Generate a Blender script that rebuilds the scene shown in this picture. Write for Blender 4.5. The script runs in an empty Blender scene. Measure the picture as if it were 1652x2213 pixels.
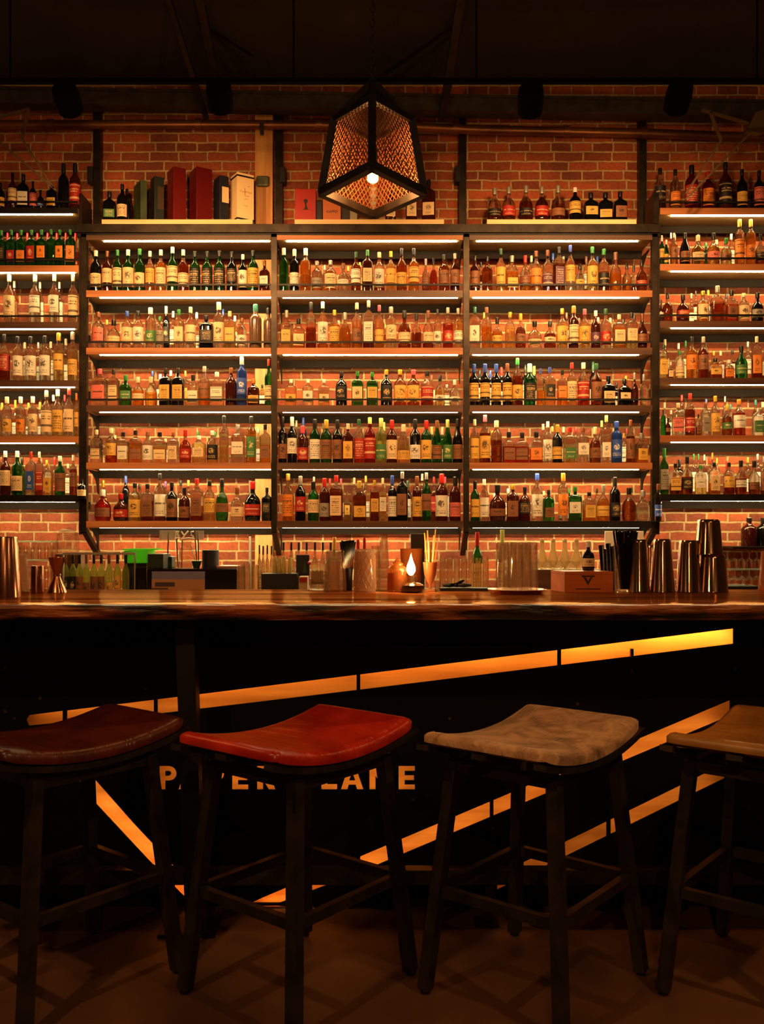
# A brick-walled cocktail bar at night: bottle racks, wooden bar slab, lantern and four stools
PEND=18; PROOM=74; CANDLE=3; SLOT=4.6; EXPO=0.0; LEDS=175; SPOTW=150
import bpy, bmesh, math, random
from math import sin, cos, pi, radians as R
from mathutils import Vector, Matrix, noise
random.seed(7)
SC = bpy.context.scene
COL = SC.collection
F = 1997.0; HX = 826.0; HY = 1160.0; EYE = 1.33      # focal length and horizon of the photograph, eye height in metres
def at(px, py, d):                                    # the point seen at a pixel, d metres into the room
    return Vector(((px-HX)*d/F, d, EYE-(py-HY)*d/F))
def xw(px, d): return (px-HX)*d/F
def zw(py, d): return EYE-(py-HY)*d/F

# ------------------------------------------------------------------ mesh building
class MB:
    def __init__(s): s.v=[]; s.f=[]; s.m=[]; s.uv={}
    def add(s, vs, fs, mi=0):
        b=len(s.v); s.v+= [tuple(v) for v in vs]
        for f in fs: s.f.append(tuple(b+i for i in f)); s.m.append(mi)
        return s
    def box(s, x0,x1,y0,y1,z0,z1, mi=0, M=None):
        vs=[Vector((x,y,z)) for z in (z0,z1) for y in (y0,y1) for x in (x0,x1)]
        if M: vs=[M@v for v in vs]
        return s.add(vs,[(0,2,3,1),(4,5,7,6),(0,1,5,4),(2,6,7,3),(0,4,6,2),(1,3,7,5)],mi)
    def bar(s, a, b, w, h=None, up=(0,0,1), mi=0):   # rectangular bar from a to b
        a=Vector(a); b=Vector(b); h=h or w; d=(b-a).normalized(); up=Vector(up)
        if abs(d.dot(up))>.98: up=Vector((1,0,0))
        sx=d.cross(up).normalized()*w/2; sy=sx.cross(d).normalized()*h/2
        vs=[p+i*sx+j*sy for p in (a,b) for i,j in ((-1,-1),(1,-1),(1,1),(-1,1))]
        return s.add(vs,[(3,2,1,0),(4,5,6,7),(0,1,5,4),(1,2,6,5),(2,3,7,6),(3,0,4,7)],mi)
    def tube(s, pts, r, n=8, mi=0):
        pts=[Vector(p) for p in pts]; rings=[]
        for i,p in enumerate(pts):
            d=(pts[min(i+1,len(pts)-1)]-pts[max(i-1,0)]).normalized()
            up=Vector((0,0,1)) if abs(d.z)<.95 else Vector((1,0,0))
            sx=d.cross(up).normalized(); sy=sx.cross(d).normalized()
            rr=r[i] if isinstance(r,(list,tuple)) else r
            rings.append([p+(cos(2*pi*k/n)*sx+sin(2*pi*k/n)*sy)*rr for k in range(n)])
        vs=[v for g in rings for v in g]; fs=[]
        for i in range(len(pts)-1):
            for k in range(n):
                k2=(k+1)%n; fs.append((i*n+k,i*n+k2,(i+1)*n+k2,(i+1)*n+k))
        fs.append(tuple(range(n-1,-1,-1))); fs.append(tuple((len(pts)-1)*n+k for k in range(n)))
        return s.add(vs,fs,mi)
    def lathe(s, prof, n=20, cx=0, cy=0, cz=0, sq=0, mi=0, mif=None, dy=1, closed=False):
        vs=[]
        for r,z in prof:
            for k in range(n):
                a=2*pi*(k+.5)/n; e=1
                if sq: e=1/((abs(cos(a))**sq+abs(sin(a))**sq)**(1/sq))
                vs.append((cx+r*e*cos(a),cy+r*e*sin(a)*dy,cz+z))
        fs=[]; ms=[]
        L=len(prof)
        for i in range(L-1 if not closed else L):
            j=(i+1)%L
            for k in range(n):
                k2=(k+1)%n; fs.append((i*n+k,i*n+k2,j*n+k2,j*n+k))
                ms.append(mif(prof[i][1],prof[j][1]) if mif else mi)
        if not closed:
            fs.append(tuple(range(n-1,-1,-1))); ms.append(ms[0]); fs.append(tuple((L-1)*n+k for k in range(n))); ms.append(ms[-2])
        b=len(s.v); s.v+=vs
        for f,m in zip(fs,ms): s.f.append(tuple(b+i for i in f)); s.m.append(m)
        return s
    def prism(s, poly, a, b, axis='y', mi=0):          # polygon extruded along an axis
        n=len(poly)
        def P(u,v,t): return {'y':(u,t,v),'x':(t,u,v),'z':(u,v,t)}[axis]
        vs=[P(u,v,a) for u,v in poly]+[P(u,v,b) for u,v in poly]
        fs=[tuple(range(n)),tuple(range(2*n-1,n-1,-1))]+[(i,i+n,(i+1)%n+n,(i+1)%n) for i in range(n)]
        return s.add(vs,fs,mi)
    def mesh(s, name, mats, smooth=False, fix=True):
        me=bpy.data.meshes.new(name); me.from_pydata(s.v,[],s.f); me.update()
        for m in (mats if isinstance(mats,(list,tuple)) else [mats]): me.materials.append(m)
        me.polygons.foreach_set('material_index', s.m)
        if fix:
            bm=bmesh.new(); bm.from_mesh(me); bmesh.ops.recalc_face_normals(bm,faces=bm.faces[:]); bm.to_mesh(me); bm.free()
        if smooth:
            me.polygons.foreach_set('use_smooth',[True]*len(me.polygons))
            me.set_sharp_from_angle(angle=R(smooth if smooth>1 else 40))
        return me
    def build(s, name, mats, parent=None, smooth=False, loc=None, fix=True):
        return link(name, s.mesh(name, mats, smooth, fix), parent, loc)
def link(name, data, parent=None, loc=None):
    o=bpy.data.objects.new(name, data); COL.objects.link(o)
    if parent: o.parent=parent
    if loc is not None: o.location=loc
    return o
def tag(o, label=None, cat=None, group=None, kind=None):
    if label: o['label']=label
    if cat: o['category']=cat
    if group: o['group']=group
    if kind: o['kind']=kind
    return o
def thing(name, label, cat, loc=(0,0,0), rz=0, group=None):
    o=link(name, None, None, loc); o.rotation_euler=(0,0,rz)
    return tag(o,label,cat,group)
def bevel(o, w=.003, seg=2):
    m=o.modifiers.new('b','BEVEL'); m.width=w; m.segments=seg; m.limit_method='ANGLE'; return o

# ------------------------------------------------------------------ materials
def srgb(r,g,b):
    f=lambda c:(c/255/12.92 if c/255<=.04045 else ((c/255+.055)/1.055)**2.4)
    return (f(r),f(g),f(b))
def newmat(name):
    m=bpy.data.materials.new(name); m.use_nodes=True
    nt=m.node_tree; nt.nodes.clear(); out=nt.nodes.new('ShaderNodeOutputMaterial')
    return m,nt,nt.nodes.new,nt.links.new,out
def prin(name, col, rough=.5, metal=0, **k):
    m,nt,N,L,out=newmat(name); p=N('ShaderNodeBsdfPrincipled')
    p.inputs['Base Color'].default_value=(*col,1); p.inputs['Roughness'].default_value=rough; p.inputs['Metallic'].default_value=metal
    for a,v in k.items(): p.inputs[a.replace('_',' ')].default_value=v
    L(p.outputs[0],out.inputs[0]); return m
def ramp(nt, fac, stops):
    r=nt.nodes.new('ShaderNodeValToRGB'); e=r.color_ramp.elements
    while len(e)<len(stops): e.new(.5)
    for el,(p,c) in zip(e,stops): el.position=p; el.color=(*c,1)
    nt.links.new(fac,r.inputs[0]); return r.outputs[0]
def coords(nt, scale=(1,1,1), rot=(0,0,0), kind='Object'):
    t=nt.nodes.new('ShaderNodeTexCoord'); mp=nt.nodes.new('ShaderNodeMapping')
    mp.inputs['Scale'].default_value=scale; mp.inputs['Rotation'].default_value=rot
    nt.links.new(t.outputs[kind],mp.inputs[0]); return mp.outputs[0]
def noisy(name, c1, c2, scale=(5,5,5), rough=.5, metal=0, detail=4, bump=.1, ns=1.0, rr=None, coat=0, spec=.5, stops=(.35,.65), dist=.005):
    m,nt,N,L,out=newmat(name); p=N('ShaderNodeBsdfPrincipled'); n=N('ShaderNodeTexNoise')
    L(coords(nt,scale),n.inputs['Vector']); n.inputs['Scale'].default_value=ns; n.inputs['Detail'].default_value=detail
    L(ramp(nt,n.outputs[0],[(stops[0],c1),(stops[1],c2)]),p.inputs['Base Color'])
    p.inputs['Roughness'].default_value=rough; p.inputs['Metallic'].default_value=metal; p.inputs['Coat Weight'].default_value=coat; p.inputs['Specular IOR Level'].default_value=spec; p.inputs['Coat Roughness'].default_value=.08
    if rr: L(ramp(nt,n.outputs[0],[(.3,(rr[0],)*3),(.7,(rr[1],)*3)]),p.inputs['Roughness'])
    if bump:
        b=N('ShaderNodeBump'); b.inputs['Strength'].default_value=bump; b.inputs['Distance'].default_value=dist
        L(n.outputs[0],b.inputs['Height']); L(b.outputs[0],p.inputs['Normal'])
    L(p.outputs[0],out.inputs[0]); return m
def emit(name, col, s):
    m,nt,N,L,out=newmat(name); e=N('ShaderNodeEmission'); e.inputs[0].default_value=(*col,1); e.inputs[1].default_value=s
    L(e.outputs[0],out.inputs[0]); return m
def glass(name, col, thru=.45, body=0.0, rough=.03, ior=1.45):
    # glass: refracting part, straight-through part and, for cloudy liquids, a translucent part
    m,nt,N,L,out=newmat(name); p=N('ShaderNodeBsdfPrincipled')
    p.inputs['Base Color'].default_value=(*col,1); p.inputs['Transmission Weight'].default_value=1; p.inputs['Roughness'].default_value=rough; p.inputs['IOR'].default_value=ior
    t=N('ShaderNodeBsdfTransparent'); t.inputs[0].default_value=(*col,1)
    mx=N('ShaderNodeMixShader'); mx.inputs[0].default_value=thru; L(p.outputs[0],mx.inputs[1]); L(t.outputs[0],mx.inputs[2]); o=mx
    if body:
        d=N('ShaderNodeBsdfTranslucent'); d.inputs[0].default_value=(*col,1)
        d2=N('ShaderNodeBsdfDiffuse'); d2.inputs[0].default_value=(*[c*.8 for c in col],1)
        a=N('ShaderNodeMixShader'); a.inputs[0].default_value=.5; L(d.outputs[0],a.inputs[1]); L(d2.outputs[0],a.inputs[2])
        m2=N('ShaderNodeMixShader'); m2.inputs[0].default_value=body; L(mx.outputs[0],m2.inputs[1]); L(a.outputs[0],m2.inputs[2]); o=m2
    L(o.outputs[0],out.inputs[0]); return m

def brick_mat():
    m,nt,N,L,out=newmat('old_brick'); p=N('ShaderNodeBsdfPrincipled')
    co=coords(nt,(1,1,1))
    wn=N('ShaderNodeTexNoise'); wn.inputs['Scale'].default_value=9; wn.inputs['Detail'].default_value=3; L(co,wn.inputs['Vector'])
    sub=N('ShaderNodeVectorMath'); sub.operation='SUBTRACT'; L(wn.outputs['Color'],sub.inputs[0]); sub.inputs[1].default_value=(.5,.5,.5)
    sc=N('ShaderNodeVectorMath'); sc.operation='SCALE'; L(sub.outputs[0],sc.inputs[0]); sc.inputs['Scale'].default_value=.016
    ad=N('ShaderNodeVectorMath'); L(co,ad.inputs[0]); L(sc.outputs[0],ad.inputs[1])
    bt=N('ShaderNodeTexBrick'); L(ad.outputs[0],bt.inputs['Vector'])
    bt.inputs['Scale'].default_value=1; bt.inputs['Brick Width'].default_value=.208; bt.inputs['Row Height'].default_value=.0683
    bt.inputs['Mortar Size'].default_value=.0078; bt.inputs['Mortar Smooth'].default_value=.25; bt.offset=.5; bt.squash=.72; bt.squash_frequency=3; bt.inputs['Bias'].default_value=-.1
    bt.inputs['Color1'].default_value=(*srgb(178,88,48),1); bt.inputs['Color2'].default_value=(*srgb(118,58,38),1); bt.inputs['Mortar'].default_value=(*srgb(192,162,114),1)
    n2=N('ShaderNodeTexNoise'); n2.inputs['Scale'].default_value=3.1; n2.inputs['Detail'].default_value=6; L(co,n2.inputs['Vector'])
    n3=N('ShaderNodeTexNoise'); n3.inputs['Scale'].default_value=45; n3.inputs['Detail'].default_value=5; L(co,n3.inputs['Vector'])
    mu=N('ShaderNodeMix'); mu.data_type='RGBA'; mu.blend_type='MULTIPLY'; mu.inputs[0].default_value=.8
    L(bt.outputs[0],mu.inputs[6]); L(ramp(nt,n2.outputs[0],[(.3,(.55,.5,.48)),(.62,(1.1,1.05,1))]),mu.inputs[7])
    mu2=N('ShaderNodeMix'); mu2.data_type='RGBA'; mu2.blend_type='MULTIPLY'; mu2.inputs[0].default_value=.7
    L(mu.outputs[2],mu2.inputs[6]); L(ramp(nt,n3.outputs[0],[(.3,(.65,.62,.6)),(.6,(1.08,1.05,1))]),mu2.inputs[7])
    L(mu2.outputs[2],p.inputs['Base Color']); p.inputs['Roughness'].default_value=.88
    inv=N('ShaderNodeMath'); inv.operation='SUBTRACT'; inv.inputs[0].default_value=1; L(bt.outputs['Fac'],inv.inputs[1])
    a2=N('ShaderNodeMath'); a2.operation='MULTIPLY_ADD'; L(n3.outputs[0],a2.inputs[0]); a2.inputs[1].default_value=.45; L(inv.outputs[0],a2.inputs[2])
    b=N('ShaderNodeBump'); b.inputs['Strength'].default_value=.9; b.inputs['Distance'].default_value=.012; L(a2.outputs[0],b.inputs['Height']); L(b.outputs[0],p.inputs['Normal'])
    L(p.outputs[0],out.inputs[0]); return m

M={}
M['brick']=brick_mat()
M['steel']=noisy('blackened_steel',srgb(38,31,25),srgb(58,48,38),(12,12,12),.42,.7,bump=.08)
M['dark_steel']=noisy('dark_steel',srgb(20,17,15),srgb(34,28,24),(9,9,9),.5,.5,bump=.05)
M['panel']=noisy('black_sheet_steel',srgb(9,7,6),srgb(17,12,10),(3,3,9),.6,0,bump=.03,spec=.12)
M['stool_steel']=noisy('stool_steel',srgb(40,34,26),srgb(62,52,40),(14,14,14),.30,.4,bump=.06)
M['black']=prin('matt_black',srgb(10,9,8),.55); M['flatblack']=prin('flat_black',(.0012,.001,.001),.9,Specular_IOR_Level=.05)
M['blackgloss']=prin('gloss_black',srgb(8,8,8),.12)
M['shelfwood']=noisy('shelf_wood',srgb(150,86,44),srgb(196,124,70),(1.2,14,22),.5,0,bump=.05)
M['shelfdark']=noisy('dark_shelf_wood',srgb(66,40,24),srgb(98,62,38),(1.2,14,22),.5,0,bump=.05)
M['ledge']=noisy('pale_wood',srgb(228,190,130),srgb(248,214,160),(2,20,20),.5,0,bump=.03)
M['post']=noisy('fir_post',srgb(188,128,66),srgb(226,168,98),(22,6,1.6),.6,0,bump=.08)
M['bartop_old']=noisy('bar_slab_wood',srgb(64,32,14),srgb(150,88,42),(.55,11,9),.2,0,detail=8,bump=.04,coat=.0,spec=.22,rr=(.10,.26),dist=.003)
def bartop():
    m,nt,N,L,out=newmat('varnished_slab'); n=N('ShaderNodeTexNoise'); n.inputs['Detail'].default_value=9; n.inputs['Distortion'].default_value=.6; n.inputs['Scale'].default_value=1
    L(coords(nt,(.55,11,9)),n.inputs['Vector']); c=ramp(nt,n.outputs[0],[(.30,srgb(58,28,12)),(.5,srgb(128,72,34)),(.66,srgb(176,112,58))])
    d=N('ShaderNodeBsdfDiffuse'); L(c,d.inputs[0]); g=N('ShaderNodeBsdfGlossy'); L(ramp(nt,n.outputs[0],[(.30,srgb(150,96,56)),(.66,srgb(226,170,112))]),g.inputs[0]); g.inputs['Roughness'].default_value=.11
    b=N('ShaderNodeBump'); b.inputs['Strength'].default_value=.05; b.inputs['Distance'].default_value=.004; L(n.outputs[0],b.inputs['Height']); L(b.outputs[0],g.inputs['Normal'])
    x=N('ShaderNodeMixShader'); x.inputs[0].default_value=.36; L(d.outputs[0],x.inputs[1]); L(g.outputs[0],x.inputs[2]); L(x.outputs[0],out.inputs[0]); return m
M['bartop']=bartop()
M['backrail']=prin('rear_rail_brown',srgb(26,18,11),.8,0,Specular_IOR_Level=.1)
M['liveedge']=noisy('live_edge_bark',srgb(26,12,6),srgb(176,98,46),(3.2,9,22),.42,0,detail=9,bump=1.0,stops=(.42,.62),dist=.03)
M['backwood']=noisy('lit_plywood',srgb(196,130,64),srgb(226,164,96),(1.5,8,20),.55,0,bump=.04)
M['floor']=noisy('stained_concrete',srgb(58,38,24),srgb(112,76,48),(1.3,1.3,1.3),.35,0,detail=9,bump=.12,rr=(.28,.5))
M['ceiling']=noisy('ceiling_board',srgb(40,34,24),srgb(52,44,31),(2,2,2),.9,0,bump=.02)
M['plaster']=prin('dark_plaster',srgb(60,42,30),.8)
M['pipe']=noisy('rusty_pipe',srgb(96,58,34),srgb(150,96,58),(3,9,9),.38,.7,bump=.1)
M['galv']=noisy('galvanised',srgb(72,66,54),srgb(92,84,70),(12,12,12),.45,.7,bump=.03)
M['conduit']=prin('painted_conduit',srgb(150,138,120),.5,.2)
M['arm']=prin('aged_metal_arm',srgb(120,98,70),.45,.6)
M['lantern']=noisy('lantern_iron',srgb(16,12,10),srgb(34,26,20),(20,20,20),.5,.6,bump=.15)
M['mesh']=prin('lantern_mesh',srgb(126,74,42),.45,.4)
M['copper']=noisy('copper_steel',srgb(214,170,140),srgb(228,190,165),(30,30,2),.13,1.0,bump=.0)
M['rosecopper']=noisy('rose_copper',srgb(206,138,104),srgb(222,156,120),(30,30,2),.2,1.0,bump=.0)
M['clear']=glass('clear_glass',(.97,.95,.9),.68)
M['rosy']=glass('rose_tinted_glass',(.98,.74,.55),.45,.22)
M['amberglass']=glass('amber_glass',(.85,.32,.08),.35,.25)
M['flame']=emit('flame',(1,.66,.26),45)
M['led']=emit('led_strip_light',(1,.77,.38),LEDS)
M['leddim']=emit('led_strip_dim',(1,.77,.38),LEDS*.5)
M['white']=prin('white_paint',srgb(235,228,214),.5)
# ------------------------------------------------------------------ the room
def struct(name, b, mat, **k): return tag(b.build(name, mat, **k), kind='structure')
WY=6.65; CEIL=4.62
def plane_wall(name, x0,x1,y,z0,z1,mat):            # brick wall drawn in its own x/z, thick
    b=MB(); b.box(0,x1-x0,0,z1-z0,-.2,0)
    o=b.build(name,mat); o.rotation_euler=(R(90),0,0); o.location=(x0,y,z0)
    return tag(o,kind='structure')
w=plane_wall('wall_back',-5,5,WY,0,CEIL,M['brick'])
struct('floor',MB().box(-5,5,-4,WY,-.1,0),M['floor'])
struct('ceiling',MB().box(-5,5,-4,WY,CEIL,CEIL+.1),M['ceiling'])
struct('wall_left',MB().box(-5.1,-5,-4,WY,0,CEIL),M['plaster'])
struct('wall_right',MB().box(5,5.1,-4,WY,0,CEIL),M['plaster'])
struct('wall_front',MB().box(-5,5,-4.1,-4,0,CEIL),M['plaster'])

# steel beam and conduits where wall and ceiling meet
b=MB(); a=at(-80,214,6.4); c=at(1740,246,6.4)
b.bar(a,c,.12,.09); b.bar(a+Vector((0,-.06,.05)),c+Vector((0,-.06,.05)),.03,.02)
tag(b.build('ceiling_beam',M['galv']),'grey steel channel running along the top of the brick wall','beam')
t=thing('wall_pipe','long rusty iron pipe crossing the brick wall above the racks','pipe')
b=MB(); pp=[at(-60,270,6.5),at(430,269,6.5),at(830,272,6.5),at(1040,281,6.5),at(1390,288,6.5),at(1720,300,6.5)]
b.tube(pp,[.032]*6,14); b.build('pipe_run',M['pipe'],t,smooth=40)
for px,py in ((110,270),(430,269),(690,270),(985,278),(1225,284),(1392,288)):
    q=at(px,py,6.5); MB().tube([q+Vector((-.022,0,0)),q+Vector((.022,0,0))],.041,14).build('coupling',M['pipe'],t,smooth=40)
# fir post in front of the wall
tag(bevel(MB().box(xw(553,6.6),xw(591,6.6),6.56,6.649,0,zw(236,6.6)).build('timber_post',M['post'])),'orange fir timber post standing against the brick, seen behind the left bay','post')
tag(MB().tube([at(541,1000,6.61),Vector((xw(541,6.61),6.61,.001))],.010,8).build('conduit',M['conduit'],smooth=40),'thin pale vertical conduit on the brick beside the timber post','pipe')
# sloping roof braces
def brace(name,label,segs,cat='brace',mat='steel'):
    b=MB()
    for (x0,y0,d0,x1,y1,d1,w_) in segs: b.bar(at(x0,y0,d0),at(x1,y1,d1),w_,w_*.6)
    return tag(b.build(name,M[mat]),label,cat)
brace('roof_brace','slanted paired steel roof brace left of the lantern',[(352,-40,5.55,446,256,6.42,.035),(424,-40,5.55,470,186,6.3,.05)])
brace('roof_brace','slanted paired steel roof brace right of the lantern',[(1002,-40,5.55,955,262,6.42,.05),(1014,-40,5.55,972,196,6.35,.02)])
brace('roof_strut','thin bent metal strut high on the ceiling left of the chain',[(430,50,5.9,545,120,6.2,.02),(545,120,6.2,550,175,6.38,.02)])
brace('roof_strut','thin straight metal strut slanting to the right of the chain',[(975,62,5.9,835,158,6.35,.02)])  # solid bar stands in for a shadow line on the ceiling
# swing-arm lamps at the two edges
def arms(label,segs,plate=None):
    t=thing('swing_arm_lamp',label,'lamp')
    for s_ in segs:
        b=MB(); b.bar(at(s_[0],s_[1],5.9),at(s_[2],s_[3],5.9),.022,.012); b.build('arm',M['arm'],t)
    if plate:
        b=MB(); b.prism([(xw(x,5.9),zw(y,5.9)) for x,y in plate],5.88,5.93); b.build('bracket_plate',M['arm'],t)
    return t
arms('jointed metal lamp arm reaching in at the right edge, above the red bottles',[(1518,238,1618,267),(1536,243,1559,303),(1559,303,1482,420),(1620,290,1482,432)],[(1612,285),(1632,245),(1700,225),(1700,275),(1640,290)])
arms('dark jointed lamp arm at the left edge, in front of the brick',[(-20,258,64,236),(62,240,47,300),(47,300,118,408),(-20,290,122,412)])
# electrical boxes on the upper uprights
for px,py,l in ((611,379,'small black switch box by the upright left of the lantern'),(990,377,'small black switch box by the upright right of the lantern'),(196,378,'small black switch box by the leftmost upper upright')):
    q=at(px,py,6.58); tag(bevel(MB().box(q.x-.02,q.x+.02,6.56,6.649,q.z-.055,q.z+.055).build('switch_box',M['black'])),l,'box')
q=at(568,392,6.54); tag(bevel(MB().box(q.x-.045,q.x+.045,6.53,6.56,q.z-.035,q.z+.04).build('wall_spotlight',prin('verdigris',srgb(88,92,70),.5,.3)),.012),'small greenish metal fitting screwed on the timber post','fitting')
q=at(565,276,6.45); tag(MB().tube([q+Vector((0,0,.03)),q+Vector((.005,0,-.05))],.014,8).build('pipe_clamp',M['galv'],smooth=40),'silver clamp hanging from the pipe above the timber post','clamp')

# ------------------------------------------------------------------ the racks
SH=6.30; UP=6.585                                    # shelf front and the uprights by the wall
FACES=[628,752,876,1000,1126]
rack=thing('bottle_rack','tall three-bay steel and wood back-bar rack holding the bottles','shelving')
def upr(parent,px,y0,y1,d=SH,w=.04,kick=False,n='upright'):
    b=MB(); x=xw(px,SH); b.box(x-w/2,x+w/2,d,d+.04,zw(y1,SH),zw(y0,SH))
    if kick:
        s_=kick; b.bar((x,d+.02,zw(y1,SH)+.01),(x+s_*.05,WY-.04,zw(1196,6.6)),.035,.035)
    return b.build(n,M['steel'],parent)
for px,k in ((181,1),(592.5,1),(1008.5,-1),(1416,-1)):
    upr(rack,px,505,1150,kick=.01 if k else 0,w=.038)
    x=xw(px,SH); MB().box(x-.026,x+.026,UP,WY-.001,zw(497,SH),zw(212 if px<300 else 228,6.6)).build('wall_upright',M['steel'],rack)
MB().box(xw(166,SH),xw(1428,SH),SH-.01,SH+.05,zw(503,SH),zw(485,SH)).build('top_beam',M['steel'],rack)
MB().box(xw(166,SH),xw(1428,SH),SH+.0,SH+.04,zw(512,SH),zw(504,SH)).build('lower_beam',M['dark_steel'],rack)
bays=[(187,586,(214,584)),(599,1001,(611,990)),(1015,1410,(1023,1383))]
facemat={(1,0):'shelfdark',(1,2):'shelfdark',(1,3):'shelfdark',(1,4):'shelfdark',(0,2):'shelfdark',(2,4):'dark_steel',(2,2):'shelfdark',(2,1):'shelfdark',(0,4):'shelfwood'}
dimled={(1,0),(1,2),(1,3)}
def shelf(parent,x0,x1,py,th,strip,fm,dim,rail,depth=.255,lip=.004):
    X0,X1=xw(x0,SH),xw(x1,SH); z1=zw(py,SH); z0=z1-th
    b=MB(); b.box(X0,X1,SH,SH+depth,z0+.003,z1-.001)
    s_=b.build('shelf',M['shelfunder'],parent)
    MB().box(X0,X1,SH-.006,SH-.0005,z0-lip,z1).build('front_trim',M[fm],s_)
    MB().box(X0,X1,SH+depth-.012,SH+depth,z0-.05,z0+.002).build('rear_rail',M['backrail'],s_)  # dark brown band along the rear underside of the shelf
    L0,L1=xw(strip[0],SH),xw(strip[1],SH)
    MB().box(L0,L1,SH+.018,SH+.026,z0-.006,z0+.002).build('led_strip',M['leddim' if dim else 'led'],s_)
    if rail:
        r=MB(); r.bar((X0,SH-.002,z1+.040),(X1,SH-.002,z1+.040),.006,.012)
        for q in (X0+.004,(X0+X1)/2,X1-.004): r.box(q-.002,q+.002,SH-.004,SH,z1-.001,z1+.036)
        r.build('guard_rail',M['dark_steel'],s_)
    return s_
M['shelfunder']=noisy('shelf_plank',srgb(120,92,50),srgb(150,116,66),(2,16,16),.6,0,bump=.03)
for bi,(x0,x1,st) in enumerate(bays):
    for si,py in enumerate(FACES):
        shelf(rack,x0,x1,py,.041,st,facemat.get((bi,si),'shelfwood'),(bi,si) in dimled,si<3,lip=.0058 if si==4 or (bi,si) in dimled else .004)
    # the lidding board under the top beam, with its own light
    X0,X1=xw(x0,SH),xw(x1,SH); z=zw(509,SH)
    s_=MB().box(X0,X1,SH,SH+.255,z-.03,z-.003).build('shelf',M['shelfunder'],rack)
    MB().box(X0,X1,SH-.006,SH-.0005,z-.032,z).build('front_trim',M['shelfwood' if bi==1 else 'shelfdark'],s_)
    MB().box(X0,X1,SH+.243,SH+.255,z-.085,z-.031).build('rear_rail',M['backrail'],s_)
    MB().box(xw(st[0]+8,SH),xw(st[1]-2,SH),SH+.018,SH+.026,z-.0365,z-.029).build('led_strip',M['led' if bi==1 else 'leddim'],s_)
    # pale ledge board on the top beam
    l0,l1=[(220,546),(637,960),(1053,1376)][bi]
    zt=zw(485,SH)
    MB().box(xw(l0,SH),xw(l1,SH),SH+.0,SH+.24,zt+.001,zt+.034).build('ledge_board',M['ledge'],rack)
# curved shelf brackets behind the uprights
for px,sd in ((187,1),(586,-1),(599,1),(1001,-1),(1015,1),(1410,-1)):
    for py in FACES[:]+[519]:
        X=xw(px,SH)+sd*.004; z=zw(py,SH)-.043
        poly=[(SH+.05,z),(SH+.262,z),(SH+.262,z-.16),(SH+.245,z-.16),(SH+.20,z-.07),(SH+.12,z-.025),(SH+.05,z-.012)]
        MB().prism(poly,X-.003,X+.003,'x').build('bracket',M['dark_steel'],rack)
lrack=thing('bottle_rack','far left bottle rack cut off by the picture edge, green bottles on its top shelf','shelving')
LF=[574,696,822,943,1070]
for i,py in enumerate(LF): shelf(lrack,-120,170.5,py,.041,(-100,159),['shelfwood','shelfdark','shelfdark','shelfwood','dark_steel'][i],i==1,i<2,lip=.0058 if i==4 else .004)
shelf(lrack,-120,168,449,.036,(-100,154),'dark_steel',True,True)
upr(lrack,-60,440,1100); MB().box(xw(171,SH),xw(177,SH),SH,SH+.2,zw(484,SH),zw(418,SH)).build('end_plate',M['steel'],lrack)
upr(lrack,172.6,513.5,1155,w=.012)
rrack=thing('bottle_rack','far right bottle rack cut off by the picture edge, orange bottles up high','shelving')
RF=[450,571,694,817,941,1068]
for i,py in enumerate(RF): shelf(rrack,1427,1760,py,.041,(1453,1755),['shelfwood','shelfwood','shelfdark','shelfdark','shelfwood','dark_steel'][i],i==2,i<3,lip=.0058 if i==5 else .004)
upr(rrack,1715,440,1100); MB().box(xw(1412,SH),xw(1424,SH),SH-.012,SH+.2,zw(484,SH),zw(418,SH)).build('end_plate',M['steel'],rrack)
upr(rrack,1424.4,513.5,1155,w=.012)

# ------------------------------------------------------------------ track with spotlights
TD=4.6
t=thing('lighting_track','thin black ceiling track spanning the room above the bar','track')
MB().box(xw(-120,TD),xw(1780,TD),TD-.015,TD+.015,zw(180,TD),zw(171,TD)).build('track_rail',M['flatblack'],t)
for px in (22,635,1030,1637): MB().tube([at(px,172,TD),Vector((xw(px,TD),TD,CEIL))],.005,6).build('hanging_rod',M['flatblack'],t)
def spot(px,py,aim,label,tx):
    c=at(px,py,TD); t=thing('track_spotlight',label,'spotlight',group='track spotlights above the racks')
    d=(aim-c).normalized()
    MB().tube([c-d*.08,c-d*.07,c-d*.02,c+d*.055],[.030,.060,.066,.062],16).build('lamp_head',M['flatblack'],t,smooth=40)
    hp=Vector((c.x+tx,TD,zw(180,TD)))
    b=MB(); b.bar(hp,hp-Vector((0,0,.05)),.02); b.bar(hp-Vector((0,0,.05)),c-d*.05,.012); b.box(hp.x-.04,hp.x+.04,TD-.014,TD+.014,hp.z-.018,hp.z-.0005); b.build('yoke',M['flatblack'],t)
    l=bpy.data.lights.new('spot_beam','SPOT'); l.energy=SPOTW; l.color=(1,.52,.19); l.spot_size=R(112); l.spot_blend=.9; l.shadow_soft_size=.05
    o=link('spot_beam',l,t,c+d*.07); o.rotation_euler=d.to_track_quat('-Z','Y').to_euler()
spot(147,218,at(330,760,6.4),'black track spotlight farthest left, above the far left rack',-.02)
spot(475,212,at(520,800,6.4),'black track spotlight second from left, just left of the lantern',0)
spot(1147,220,at(1120,800,6.4),'black tilted track spotlight just right of the lantern',.02)
spot(1466,214,at(1330,760,6.4),'black track spotlight farthest right, over the red bottles',0)

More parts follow.
